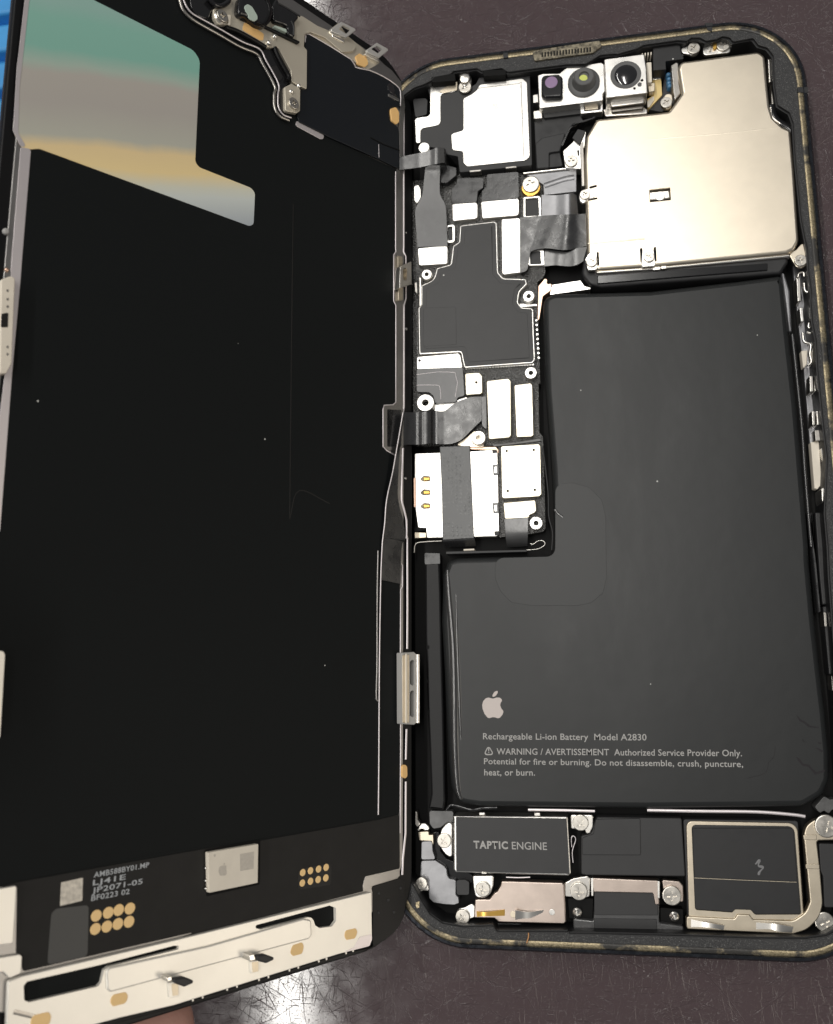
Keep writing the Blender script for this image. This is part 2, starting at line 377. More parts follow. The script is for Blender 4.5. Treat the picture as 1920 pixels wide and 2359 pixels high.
def tube_mesh(name, path, r, n=8, flat=1.0, closed=False, taper=None):
    vs, fs = [], []; m = len(path)
    for i, p in enumerate(path):
        t = (path[(i+1) % m if closed else min(i+1, m-1)] - path[i-1 if (i or closed) else 0]).normalized()
        up = Vector((0, 0, 1)) if abs(t.z) < .95 else Vector((0, 1, 0)); s = t.cross(up).normalized(); u = s.cross(t)
        rr = r*(taper(i/(m-1)) if taper else 1)
        for k in range(n):
            a = 2*math.pi*k/n; vs.append((p + s*rr*math.cos(a) + u*rr*flat*math.sin(a))*MM)
    for i in range(m if closed else m-1):
        for k in range(n):
            j = (i+1) % m; l = (k+1) % n; fs.append((i*n+k, i*n+l, j*n+l, j*n+k))
    if not closed: fs += [tuple(range(n))[::-1], tuple((m-1)*n+k for k in range(n))]
    me = bpy.data.meshes.new(name); me.from_pydata(vs, [], fs); finish(me, 60); return me
def wire(name, parent, pts, r, m, flat=1.0, sm=5, closed=False, label=None, taper=None):   # pts: [(x,y,z) mm]
    path = catmull(pts, sm) if sm else [Vector(p) for p in pts]
    return link(name, tube_mesh(name, path, r, 8, flat, closed, taper), m, parent, label)
def W3(s, zs, to=U):
    p = Q(s); zs = zs if isinstance(zs, (list, tuple)) else [zs]*len(p)
    return [(*to(a[:2], z), z) for a, z in zip(p, zs)]
def ribbon(name, parent, left, right, m, th=.12, sm=6, xf=None, label=None, seg=1):   # two edges [(x,y,z)] -> a thin flexible strip
    L_, R_ = catmull(left, sm), catmull(right, sm); n = len(L_); vs, fs = [], []
    for i in range(n):
        t = (L_[min(i+1, n-1)]+R_[min(i+1, n-1)]-L_[max(i-1, 0)]-R_[max(i-1, 0)]).normalized(); s = (R_[i]-L_[i]).normalized()
        nn = s.cross(t).normalized()
        if nn.z < 0 and abs(nn.z) > .2: nn = -nn
        vs += [L_[i], R_[i], R_[i]-nn*th, L_[i]-nn*th]
    for i in range(n-1):
        a, b = i*4, i*4+4
        for k in range(4): fs.append((a+k, a+(k+1) % 4, b+(k+1) % 4, b+k))
    fs += [(0, 1, 2, 3), (n*4-1, n*4-2, n*4-3, n*4-4)]
    vs = [(SRT @ (v-ST) if xf else v)*MM for v in vs]
    me = bpy.data.meshes.new(name); me.from_pydata(vs, [], fs)
    bm = bmesh.new(); bm.from_mesh(me); bmesh.ops.recalc_face_normals(bm, faces=bm.faces); bm.to_mesh(me); bm.free()
    finish(me, 40); return link(name, me, m, parent, label)
def join_prisms(name, parent, items, m, label=None):      # many tiny alike pieces in one part: items = (outline, z0, z1)
    bm = bmesh.new()
    for o, z0, z1 in items:
        me = prism_mesh('tmp', o, z0, z1, .03, (), 1); bm.from_mesh(me); bpy.data.meshes.remove(me)
    me = bpy.data.meshes.new(name); bm.to_mesh(me); bm.free(); finish(me); return link(name, me, m, parent, label)
def lettering(name, parent, body, s, z, m, to=U, bold=0.0, th=.02):
    """three photo points: baseline start, baseline end, cap-height above the start"""
    a, b, c = [Vector(to(p, z)) for p in Q(s)]
    cu = bpy.data.curves.new('t', 'FONT'); cu.body = body; cu.size = 1.0; cu.offset = bold; cu.resolution_u = 3; cu.space_character = 1.0 + bold*4.0
    ob = bpy.data.objects.new('t', cu); COL.objects.link(ob); bpy.context.view_layer.update()
    me = bpy.data.meshes.new_from_object(ob.evaluated_get(bpy.context.evaluated_depsgraph_get()))
    bpy.data.objects.remove(ob); bpy.data.curves.remove(cu)
    xs = [v.co.x for v in me.vertices]; x0, w = min(xs), max(xs)-min(xs)
    e1 = (b-a)/w; e2 = (c-a)/0.70
    for v in me.vertices:
        q = a + e1*(v.co.x-x0) + e2*v.co.y; v.co = (q.x*MM, q.y*MM, (z+th)*MM)
    me.materials.clear(); me.name = name
    return link(name, me, m, parent)
# shared small hardware -------------------------------------------------
def make_screw():
    cross = []
    w, l = .13, .52
    for k in range(4):
        a = k*math.pi/2; c_, s_ = math.cos(a), math.sin(a)
        for x, y in ((l, -w), (l, w), (w, w)): cross.append((c_*x-s_*y, s_*x+c_*y))
    me = prism_mesh('screw', circle(0, 0, 1.0, 28), 0, .38, .10, [cross])
    bm = bmesh.new(); bm.from_mesh(me); f = bm.faces.new([bm.verts.new((x*MM, y*MM, .12*MM)) for x, y in ccw(cross)]); bm.to_mesh(me); bm.free(); finish(me)
    me.materials.append(MATS['screw_steel']); return me
SCREW = make_screw()
def make_standoff(knurl):
    o = circle(0, 0, 1.0, 36) if not knurl else [((1.0 if i % 2 else .90)*math.cos(math.pi*i/18), (1.0 if i % 2 else .90)*math.sin(math.pi*i/18)) for i in range(36)]
    me = prism_mesh('standoff', o, -1.6, 0, .10, [circle(0, 0, .40, 16)]); me.materials.append(MATS['nickel_white']); return me
ST_PLAIN, ST_KNURL = make_standoff(0), make_standoff(1)
def put(name, me, parent, s, z, r, to=U, rot=None):
    p = Q(s)[0]; q = to(p[:2], z)
    o = bpy.data.objects.new(name, me); COL.objects.link(o); o.parent = parent
    o.location = (q[0]*MM, q[1]*MM, z*MM); o.scale = (r, r, 1); o.rotation_euler = (0, 0, rot if rot is not None else random.uniform(0, 1.5)); return o
def screw(parent, s, z, r=1.2, to=U): return put('screw', SCREW, parent, s, z, r, to)
def thing(name, label, cat, loc=(0, 0, 0)):
    o = bpy.data.objects.new(name, None); COL.objects.link(o); o.location = [a*MM for a in loc]; o['label'] = label; o['category'] = cat
    o.empty_display_size = .01; return o

# ------------------------------------------------------------------ the setting: the bench top
bt = prism_mesh('bench_top', [(-900, -700), (900, -700), (900, 700), (-900, 700)], -20, 0, 0)
bench = link('bench_top', bt, 'bench', None); bench['kind'] = 'structure'

# ------------------------------------------------------------------ the phone body
body = thing('phone_housing', 'opened phone body lying flat with battery, circuit board and camera shield exposed', 'phone')
HX, HY, RC = 38.84, 80.35, 13.6
def rr(inset, n=14):
    hx, hy, r = HX-inset, HY-inset, RC-inset; out = []
    for cx, cy, a0 in ((hx-r, hy-r, 0), (-hx+r, hy-r, 90), (-hx+r, -hy+r, 180), (hx-r, -hy+r, 270)):
        for k in range(n+1):
            a = math.radians(a0 + 90*k/n); out.append((cx+r*math.cos(a), cy+r*math.sin(a)))
    return out
def sweep(name, prof, m, label=None):
    vs, fs = [], []; n = 0
    for ins, z in prof:
        o = rr(ins); n = len(o); vs += [(x*MM, y*MM, z*MM) for x, y in o]
    for k in range(len(prof)-1):
        for i in range(n):
            j = (i+1) % n; fs.append((k*n+i, k*n+j, (k+1)*n+j, (k+1)*n+i))
    me = bpy.data.meshes.new(name); me.from_pydata(vs, [], fs); finish(me, 30); return link(name, me, m, body, label)
sweep('side_band', [(1.2, 0.02), (.35, .25), (0, .8), (0, 5.9), (.12, 6.45), (.45, 6.85), (.95, 6.98), (1.02, 6.70), (1.05, 6.3)], 'black_steel', 'black steel side band')
sweep('glue_line', [(1.0, 6.5), (1.02, 6.70), (1.2, 6.80), (1.6, 6.84), (1.82, 6.74), (1.86, 6.5)], 'glue', 'worn gold glue line round the rim')
link('back_cover', prism_mesh('back_cover', rr(.9), .05, 1.0, .05), 'cavity', body)
INNER = ('c2 60,800,0 110,765 200,700 330,655 430,605 470,560 680,520 720,480 1040,440 1100,478 1370,440 1450,490 1736,455 z3 950,340 1180,310 1300,308 1400,248 1500,240 '
         'z4 300,300 430,262 470,240 700,208 760,212 790,190 850,190 890,212 960,200 1000,180 1050,190 1070,218 1205,193 1240,240 1300,258 1342,310 1350,500 1370,640 1450,690 1475,760 1490,1000 1500,1100 1530,1400 1555,1530 1572,1600 1580,1750 1600,1900 '
         'b4 398,400 412,560 436,680 448,900 470,1100 490,1300 515,1500 508,1700 500,1900 520,2130 c1 600,420 617,640 645,1000 680,1500 700,1900 715,2133 z8 1840,800 1780,900 1700,945 1560,965 1200,962 800,947 400,937 0,930 '
         'z7 1400,1097 820,1097 790,1052 560,1062 400,1032 300,962 230,850 180,750 f 915,2000 905,1500 900,900 905,420')
inner = fillet([U(p[:2], 6.55) for p in Q(INNER)], .5)
outer = rr(1.84)
link('gasket_ledge', prism_mesh('gasket_ledge', outer, 5.5, 6.62, .0, [inner]), 'seal', body, 'rough black gasket ledge inside the rim')
plate('inner_wall', body, INNER, 1.0, 6.2, 'black_plastic', r=.5, bev=0, holes=[[(p[0]+(960-p[0])*.006, p[1]+(1180-p[1])*.006) for p in Q(INNER)]], hr=.5)
# thin bright bead along the inner lip of the ledge
wire('lip_bead', body, [(x, y, 6.60) for x, y in inner], .09, 'dark_module', sm=0, closed=True)
# speaker slits at the top edge
vent = plate('speaker_mesh', body, 'z3 945,222 1120,192 1395,152 1410,188 1350,235 1150,262 960,288', 6.3, 7.0, 'worn_gold', r=.3)
for i in range(17):
    x = 1012+i*20; y = 247-i*2.1
    p = [(x-5, y-16), (x+5, y-17), (x+5, y+15), (x-5, y+16)]
    plate('slit', vent, 'z3 ' + ' '.join('%.1f,%.1f' % a for a in p), 6.85, 7.02, 'cavity', r=.1, bev=0)
for s, zz in (('c2 1385,230 1450,225 1455,300 1390,305', 6.95), ('z4 880,95 935,90 930,150 900,140', 6.93), ('z4 1500,520 1570,520 1570,560 1500,555', 6.94)):
    plate('antenna_gap', body, s, 6.0, zz, 'black_plastic', r=.1, bev=.03)
def gold_flake(s, z): return plate('glue_flake', body, s, z-.2, z, 'glue', r=.05, bev=.05)
gold_flake('z7 195,865 225,858 222,905 205,915 192,890', 6.75)

# battery --------------------------------------------------------------
BAT = 'z5 1240,1080,1.6 1255,1010,2.2 1330,982 f 1500,668 1700,645 z4 1390,1770,.6 1415,1830,1.5 b4 215,330 245,640 300,1120 350,1700 385,2130 c1 470,330 505,700 545,1050 575,1300 600,1560 602,1730,3 560,1830,3 430,1908,3 0,1914 b3 900,612 200,604 110,590,2 b5 625,1810,2 605,1620 580,1050 556,600 566,260 600,165,1.2 650,146 b8 60,772 400,762 880,752,1.0 902,700,.8 893,430 875,0 z5 1262,1736 1245,1300'
bat = plate('battery', body, BAT, 1.4, 5.2, 'battery_wrap', r=1.2, bev=1.05, label='large black battery pouch with printed warning')
plate('wrap_tape', bat, 'b8 905,134 1050,120 1200,160 1310,270 1345,420 1350,950 1320,1080 1220,1165 1100,1190 700,1190 520,1160 425,1060 382,950 383,775 903,762 905,600', 5.2, 5.235, 'tape', r=1.5, bev=.03, label='clear rounded tape patch')
wire('wrap_fold', bat, W3('b5 600,230 612,420 640,760 650,1100 655,1480 672,1780 700,1890', 5.05), .70, 'battery_fold', flat=.62, taper=lambda t: .35+.65*math.sin(math.pi*min(1, max(0, t)))**.5)
wire('wrap_fold', bat, W3('b5 660,330 672,800 690,1250 700,1500', 5.10), .40, 'battery_fold', flat=.62, taper=lambda t: .3+.7*math.sin(math.pi*t))
zb = 5.21
plate('logo', bat, 'd6 445,235 510,214 570,216 618,262 582,310 575,360 600,420 638,462 620,520 570,584 530,592 480,574 430,572 380,590 345,580 290,510 255,420 248,350 265,280 310,230 360,214', zb-.02, zb+.01, 'ink_logo', r=.45, bev=0)
plate('logo_leaf', bat, 'd6 437,208 433,170 470,110 532,85 530,130 495,185', zb-.02, zb+.01, 'ink_logo', r=.5, bev=0)
lettering('lettering', bat, 'Rechargeable Li-ion Battery  Model A2830', 'b3 214,308 925,313 214,281', zb, 'ink', bold=.008)
lettering('lettering', bat, 'WARNING / AVERTISSEMENT  Authorized Service Provider Only.', 'b3 273,374 1340,382 273,347', zb, 'ink', bold=.008)
lettering('lettering', bat, 'Potential for fire or burning. Do not disassemble, crush, puncture,', 'b3 218,416 1345,429 218,390', zb, 'ink', bold=.008)
lettering('lettering', bat, 'heat, or burn.', 'b3 219,465 440,466 219,438', zb, 'ink', bold=.012)
plate('warning_triangle', bat, 'd6 362,1072 470,1262 268,1262', zb-.02, zb+.012, 'ink', r=.35, bev=0, holes=['d6 364,1110 440,1240 298,1240'], hr=.2)
lettering('lettering', bat, '!', 'd6 356,1216 378,1216 356,1135', zb, 'ink', bold=.02)
for s in ('c1 375,1578 400,1592 425,1625 465,1632 480,1655 510,1680 570,1662 560,1680 500,1698 475,1665 455,1645 420,1640 395,1610',
          'c1 375,1300 410,1340 440,1355 470,1380 500,1385 545,1392 500,1394 460,1390 430,1365 400,1350',
          'c1 412,1455 430,1480 450,1492 425,1484', 'c1 495,1520 530,1528 560,1545 540,1552 520,1535', 'c1 520,1486 548,1490 540,1498 522,1496'):
    plate('crack', bat, s, zb-.1, zb+.006, 'crack', r=.05, bev=0)
wire('crease', bat, W3('c1 243,1520 235,1580 200,1620 190,1670 150,1698 60,1720', 5.185), .05, 'crack', flat=.5)
wire('crease', bat, W3('b8 540,860 680,960 860,1000 1010,965 1120,880 1175,760', 5.19), .10, 'tape', flat=.4)
wire('crease', bat, W3('b8 900,350 930,390 970,420', 5.17), .28, 'battery_fold', flat=.5)
wire('scratch', bat, W3('c1 0,110 80,158 220,75', 5.185), .03, 'tape', flat=.6)
# foam strip and pull tabs beside the battery
strip = plate('foam_strip', body, 'b5 435,108 545,110 552,400 560,800 572,1250 585,1900 575,1968 462,1955 482,1850 470,1500 456,1200 441,700', 1.4, 4.2, 'foam', r=.2, bev=.35, label='grey foam strip beside the battery')
for s in ('b5 448,775 470,775 470,800 448,800', 'b5 446,1020 468,1022 466,1045 446,1045', 'b5 452,1240 474,1240 474,1272 452,1275'):
    plate('notch', strip, s, 3.9, 4.22, 'cavity', r=.1, bev=0)
plate('strip_flap', strip, 'b5 434,106 546,108 548,185 436,190', 4.2, 4.3, 'flex', r=.15, bev=.04)
wire('pull_tab', body, W3('z7 430,155 460,120 520,125 630,155 720,140 820,138', [4.6, 4.8, 4.7, 4.6, 4.6, 4.4]), .25, 'black_gloss', flat=.5)
wire('tab_edge', body, W3('b3 410,615 560,617 700,621', 4.4), .22, 'bar_metal', flat=.5)
wire('tab_edge', body, W3('b3 928,617 1150,621 1400,624 1560,636 1615,644', 4.4), .25, 'bar_metal', flat=.5)

# rear-camera shield ---------------------------------------------------
SH = 'z4 715,350,1.6 1240,280,1.2 1285,312,1.2 1300,480 1318,650 1340,722 1400,780,.6 1457,805,.8 1480,1060 1512,1545,1.6 1480,1605,1.0 1430,1628 560,1712 175,1738 100,1720,.8 95,1560 85,1200 78,1000 88,850,.8 160,732,.8 560,690 640,680 690,612 727,560 718,500 702,400'
bracket = plate('camera_bracket', body, 'z4 72,1660 58,1770,1.5 110,1835,1.5 190,1855 1390,1765 1440,1690 1430,1500 100,1560', 1.2, 5.1, 'black_plastic', r=.8, bev=.5, label='black moulded bracket under the camera shield')
plate('rib', bracket, 'z4 165,1778 1300,1695 1300,1740 165,1832', 5.1, 5.45, 'black_gloss', r=.1, bev=.1)
sh = plate('camera_shield', body, SH, 3.4, 6.3, 'nickel_gold', r=.5, bev=.55, holes=['z4 510,1205 650,1190 656,1275 514,1290', 'd4 45,720 42,640 f 1354,586 1361,586'] [:1], hr=.15, label='champagne metal shield over the rear cameras')
wire('embossed_line', sh, W3('z4 492,874 700,856 1000,832 1385,790', 6.22), .16, 'nickel_gold', flat=.6, sm=3)
wire('embossed_line', sh, W3('z4 100,1566 280,1552 480,1534', 6.25), .16, 'nickel_gold', flat=.75, sm=3)
plate('slot_floor', sh, 'z4 500,1195 665,1180 670,1285 505,1300', 4.9, 5.0, 'cavity', r=.1, bev=0)
plate('clip', sh, 'z4 508,1220 645,1208 650,1262 512,1275', 5.0, 5.8, 'nickel_white', r=.15, bev=.2)
disc('clip_dimple', sh, 'z4 582,1246', 11, 5.8, 5.9, 'steel', .05)
def ear(s_plate, s_scr, z, slots, r=.95):
    plate('ear', sh, s_plate, z-.5, z, 'nickel_white', r=.5, bev=.12); screw(sh, s_scr, z, r)
    for q in slots: plate('ear_slot', sh, q, z-.4, 6.32, 'cavity', r=.12, bev=0)
ear('z4 40,1240,1.5 60,1205,1 115,1195 150,1200 150,1258 110,1265 70,1300,.8 48,1280,.8', 'z4 82,1242', 6.36, ['z4 110,1185 160,1172 162,1186 112,1200', 'z4 104,1268 164,1256 166,1268 106,1280'])
ear('z4 82,1670 105,1628 160,1632 165,1740 100,1742', 'z4 126,1690', 6.40, ['z4 160,1620 174,1622 178,1712 164,1712'])
ear('z4 465,1600 540,1595 555,1715 455,1722', 'z4 508,1658', 6.40, ['z4 448,1598 464,1592 466,1690 452,1692', 'z4 540,1590 556,1586 560,1680 546,1684'])
plate('ear', sh, 'z4 1440,1630 1490,1605 1530,1560 1560,1575 1575,1690 1540,1725 1490,1722 1465,1680', 4.9, 5.4, 'nickel_gold', r=.8, bev=.12); screw(sh, 'z4 1518,1682', 5.4, 1.05)
plate('side_lip', sh, 'z4 50,900 72,880 80,1180 60,1180', 3.0, 5.7, 'steel_dull', r=.1, bev=.1)
plate('lower_lip', sh, 'd4 90,850 520,815 1545,722 1550,745 530,838 120,866', 4.6, 5.6, 'steel', r=.1, bev=.2)
plate('latch', sh, 'd4 525,820 580,815 585,838 530,842', 5.2, 5.75, 'nickel_white', r=.1, bev=.08)
plate('latch', sh, 'd4 590,812 630,808 632,830 592,834', 5.2, 5.85, 'steel', r=.1, bev=.08)
plate('side_tab', sh, 'd3 1275,545 1318,548 1325,705 1280,705', 3.0, 5.0, 'steel_dull', r=.2, bev=.15)
plate('side_tab', sh, 'd3 1250,350 1272,360 1278,540 1262,545', 3.0, 5.2, 'steel', r=.2, bev=.15)
wire('shield_gasket', sh, W3('d3 1280,720 1290,790 1330,840 1400,880 1440,930 1455,990', [5.2, 5.3, 5.2, 5.0, 4.8, 4.8]), .75, 'black_gloss', flat=.7)
wire('shield_gasket', sh, W3('d3 1275,730 1285,800 1345,850', 5.9), .16, 'steel')
for s in ('z4 1475,990 1492,990 1496,1040 1480,1040', 'z4 1498,1080 1510,1080 1555,1510 1540,1515'):
    plate('side_spring', sh, s, 3.0, 5.0, 'steel', r=.1, bev=.08)
plate('side_wall', sh, 'z4 655,375 690,352 706,360 712,500 722,560 690,600 668,560', 2.0, 5.6, 'steel_dull', r=.2, bev=.2)
plate('side_spring', sh, 'z4 660,400 668,400 690,600 680,602', 3.0, 5.8, 'steel', r=.05, bev=.05)

# front camera row -----------------------------------------------------
fc = plate('face_sensor', body, 'c3 85,402 140,385 300,385 368,330 715,275 745,290 756,560 735,590 737,655 100,732', 2.2, 5.9, 'nickel_white', r=.25, bev=.12, label='white sensor module with a small and a round lens')
plate('module_base', fc, 'c3 110,720 735,640 735,760 150,830', 1.6, 4.2, 'dark_module', r=.2)
plate('sensor_window', fc, 'c3 120,430 145,400 290,388 335,420 335,600 310,615 150,625 120,590', 5.7, 7.0, 'black_gloss', r=.6, bev=.35)
disc('lens', fc, 'c3 220,470', 14.0, 7.0, 7.14, 'lens_purple', .1)
c = U(Q('c3 545,478')[0], 6.0); k = 0.0173
lathe('lens_barrel', fc, c, [(2.95, 5.9), (2.95, 6.15), (2.75, 6.3), (2.2, 6.45), (1.95, 7.1), (1.80, 7.9), (1.65, 8.0), (.95, 8.0), (.80, 7.7)], 'ring_grey')
disc('lens', fc, 'c3 540,434', 9.5, 7.6, 7.95, 'lens_green', .1)
plate('spring_clip', fc, 'c3 508,695 735,672 735,765 512,787', 3.0, 4.6, 'nickel_white', r=.25, bev=.1, holes=['c3 545,705 715,688 715,748 548,765'])
plate('clip_core', fc, 'c3 556,706 690,692 690,740 560,752', 3.0, 4.5, 'frame_gold', r=.1)
for s in ('c3 35,600 85,590 90,670 38,680', 'c3 40,760 125,750 128,830 45,838'): plate('side_tab', fc, s, 2.0, 4.6, 'steel', r=.15)
cm = plate('front_camera', body, 'c3 748,240 1150,188 1172,330 1182,580 768,628', 3.2, 6.9, 'nickel_white', r=.3, bev=.18, label='square silver front camera with a round black lens')
c = U(Q('c3 965,398')[0], 6.95); q = U(Q('c3 1120,398')[0], 6.95); R0 = math.dist(c, q)
lathe('lens_ring', cm, c, [(R0, 6.85), (R0, 6.95), (R0*.78, 6.96), (R0*.70, 6.93)], 'ring_grey')
lathe('lens', cm, c, [(R0*.75, 6.90), (R0*.72, 6.97), (R0*.55, 7.10), (R0*.3, 7.18), (R0*.05, 7.20)], 'lens_black')
plate('ring_key', cm, 'c3 1080,495 1100,470 1125,480 1120,515 1090,515', 6.85, 6.945, 'ring_grey', r=.2, bev=.02)
disc('mark', cm, 'c3 1128,452', 3, 6.85, 6.94, 'cavity', .01); disc('mark', cm, 'c3 1052,534', 3, 6.85, 6.94, 'cavity', .01)
plate('skirt', cm, 'c3 795,640 1150,600 1150,680 820,720', 2.5, 5.3, 'steel', r=.2, bev=.2)
plate('skirt', cm, 'c3 800,700 1140,660 1140,735 830,770', 2.0, 4.2, 'steel_dull', r=.2, bev=.2)
plate('skirt', cm, 'c3 730,740 1115,700 1185,745 1180,790 760,815', 1.6, 3.4, 'steel', r=.2, bev=.2)
plate('contact_bar', cm, 'c3 1170,275 1222,270 1228,470 1185,478', 3.0, 5.2, 'chip_face', r=.15)
plate('contact_bar', cm, 'c3 1185,485 1255,475 1255,560 1195,570', 3.0, 4.4, 'frame_gold', r=.15)
fy = plate('camera_flex', body, 'c3 1225,375 1315,360 1330,600 1190,748 1180,640 1240,600', 1.5, 3.0, 'flex_yellow', r=.3, label='yellow camera flex')
plate('flex_stiffener', fy, 'c3 1228,370 1310,362 1318,440 1232,450', 3.0, 3.3, 'steel', r=.2)
plate('flex_tail', fy, 'c3 1180,660 1250,600 1250,650 1185,745', 3.0, 3.2, 'chip_face', r=.2)
mic = plate('microphone_block', body, 'c3 1236,122 1508,88 1520,180 1545,225 1540,240 1365,262 1370,345 1240,352', 2.0, 5.6, 'black_plastic', r=.15, bev=.1)
plate('block_step', mic, 'c3 1240,230 1540,190 1545,235 1370,260 1370,350 1240,352', 2.0, 4.8, 'black_gloss', r=.1)
for i in range(4): plate('pin', mic, 'c3 %d,%d %d,%d %d,%d %d,%d' % (1125+i*29, 182-i*4, 1138+i*29, 180-i*4, 1138+i*29, 208-i*4, 1125+i*29, 210-i*4), 3.5, 5.3, 'chip_face', r=.05, bev=.05)
for s in ('c3 1390,385', 'c3 1398,430', 'c3 1398,470', 'c3 1405,500'):
    disc('blue_component', body, s, 5.0, 2.5, 4.0, 'blue_part', .4)
plate('flex_sheet', body, 'c3 1190,745 1330,600 1350,400 1430,360 1460,640 1330,770', 1.5, 2.6, 'dark_module', r=.2)
def tab_screw(sp, ss, z, r=1.1, m='nickel_white'):
    t = plate('screw_tab', body, sp, z-.6, z, m, r=.6, bev=.12); screw(t, ss, z, r); return t
tab_screw('c3 1520,125 1565,120 1600,95,1 1650,85,1.5 1705,130,1.5 1695,180,1.5 1640,205,1.5 1590,190 1525,180', 'c3 1642,142', 5.2, 1.15)
tab_screw('c3 1365,590 1425,585 1435,650 1420,720 1380,745,1 1320,720,1.5 1315,660,1.5', 'c3 1368,684', 5.9, 1.05, 'nickel_gold')
t = tab_screw('z4 870,245 900,235 950,240 970,225 1050,230 1055,290 870,310', 'z4 1003,245', 5.0, 1.25)
plate('spring_finger', t, 'z4 935,215 960,212 962,260 938,264', 5.0, 5.5, 'gold', r=.1)
plate('spring_finger', t, 'z4 905,240 925,238 925,275 905,278', 5.0, 5.4, 'steel', r=.1)

# earpiece module ------------------------------------------------------
ep = plate('earpiece_module', body, 'z3 245,470 330,450 440,440 520,470 570,440 590,400 770,372 930,355 945,985 460,1032 448,925 370,910 362,880 195,850 195,735 330,715', 1.4, 4.9, 'dark_module', r=.3, bev=.12, label='dark grey earpiece speaker module')
mp_ = plate('earpiece_plate', ep, 'z3 485,540 540,512,1.2 582,478,1.2 592,448 880,405,.9 910,432,.5 930,925,.9 900,952,.5 512,992,.8 487,968,.6 483,890 412,882,.6 404,775,.6 486,752,.5', 4.9, 5.1, 'nickel_white', r=.6, bev=.06)
wire('plate_groove', ep, W3('c2 1045,712 1300,682 1600,648 1625,660 1640,1050 1655,1450 1665,1660', 5.1), .07, 'steel_dull', sm=2)
afx = plate('antenna_flex', ep, 'c2 415,690 450,665 700,630 785,620 775,740 720,760 570,785 552,820 552,1150 530,1195 460,1215 320,1240 285,1270 282,1440 225,1435 210,1130 235,1105 380,1085 412,1050', 4.9, 5.05, 'nickel_white', r=.3, bev=.05)
plate('spring_finger', ep, 'c2 520,755 720,625 780,620 775,735 600,775', 5.05, 5.2, 'frame_gold', r=.2, bev=.08)
plate('foam_pad', body, 'c2 165,780 240,700 370,672 372,775 170,800', 1.5, 4.0, 'dark_module', r=.2)
plate('foam_pad', body, 'c2 180,850 350,840 380,870 370,1060 215,1100', 1.5, 4.0, 'dark_module', r=.4)
c = U(Q('c2 880,600')[0], 5.6)
lathe('screw_post', ep, c, [(1.25, 4.0), (1.25, 5.5), (1.0, 5.7), (.9, 6.2), (.5, 6.3)], 'steel')
screw(ep, 'c2 880,705', 5.25, 1.25)
lathe('screw_post', ep, U(Q('c2 865,505')[0], 5.6), [(1.1, 4.0), (1.1, 5.4), (.9, 5.6), (.3, 5.6)], 'steel_dull')
disc('locator', ep, 'c2 330,1500', 13, 4.0, 5.0, 'nickel_white', .15)
for s in ('z3 525,1018 605,1012 605,1024 528,1030', 'z3 765,995 840,988 842,1000 768,1006'): plate('latch', ep, s, 3.6, 4.95, 'steel_dull', r=.05)
for s in ('z3 270,395 430,372 430,420 275,432', 'z3 615,352 770,345 770,382 620,390'): plate('rim_pocket', body, s, 3.0, 6.66, 'cavity', r=.3, bev=.03)
plate('plastic_bracket', body, 'z3 955,640 1010,600 1260,640 1290,690 1180,800 1130,890 1150,990 970,1010', 1.4, 3.6, 'black_plastic', r=.3, bev=.15)
plate('plastic_step', body, 'z3 965,840 1010,800 1170,765 1130,890 1060,900 1060,1000 975,1005', 1.4, 4.1, 'dark_module', r=.3, bev=.2)
plate('plastic_arm', body, 'c3 320,1128 420,930 500,880 640,840 690,800 560,850 430,880 380,960 330,1080', 3.0, 5.0, 'black_gloss', r=.4, bev=.3)
g = plate('ground_bracket', body, 'z3 1150,890 1215,830 1270,745 1305,760 1295,860 1275,900 1280,1010 1165,1000', 2.0, 4.2, 'nickel_white', r=.3, bev=.1)
plate('foam_pad', g, 'z3 1212,800 1250,742 1300,755 1262,845', 4.2, 4.7, 'dark_module', r=.15); screw(g, 'z3 1206,962', 4.2, 1.15)
plate('bracket_slot', g, 'z3 1245,885 1258,880 1260,920 1248,922', 4.15, 4.22, 'cavity', r=.05, bev=0)

# logic board ----------------------------------------------------------
pcb = plate('logic_board', body, 'z5 180,120 560,100 600,60 1060,55 1100,75 1235,82 1242,230 1262,830 1240,872 1200,900 1205,1080 1215,1470 1225,1736 z6 1275,230 1282,650 1310,690 1330,1395 1310,1420 1200,1440 965,1465 960,760 310,760', 1.5, 3.0, 'pcb', r=.3, bev=.1, label='black resin-coated circuit board')
SHIELD = 'z5 600,462 868,430,.4 888,445,.4 898,825,1.0 935,868,.8 1108,874,.4 1122,915,.5 1062,975,1.5 1050,1055,.7 1078,1092 1162,1098 1182,1500 1160,1525 632,1562 606,1440 285,1458 278,1100 300,1075 300,925 400,880,1.8 420,792 528,762 545,622 592,590'
plate('board_shield', pcb, SHIELD, 2.6, 4.0, 'nickel_white', r=.4, bev=.18)
shp = [U(p[:2], 4.0)+tuple(p[2:]) for p in Q(SHIELD)]
def inset_plate(name, parent, outline, d, z0, z1, m, r=.4, label=None):
    o = offs(ccw(fillet(outline, r, 5)), d); return link(name, prism_mesh(name, o, z0, z1, .02), m, parent, label)
inset_plate('shield_sticker', pcb, shp, .25, 4.0, 4.06, 'graphite_sticker', label='dark graphite sticker over the board shield')
link('sticker_emboss', prism_mesh('sticker_emboss', fillet(offs(ccw([p[:2] for p in shp]), 1.05), .5), 4.05, 4.10, .04), 'graphite_sticker', pcb)
plate('sticker_emboss', pcb, 'z5 320,1100 570,1090 575,1380 320,1395', 4.08, 4.125, 'graphite_sticker', r=.3, bev=.04)
join_prisms('solder_balls', pcb, [(circle(*U((880+(650+i*20.5)*.29954, 380+(1563-i*1.25)*.29954), 3.4), .24, 8), 3.0, 3.45) for i in range(26)], 'nickel_white')
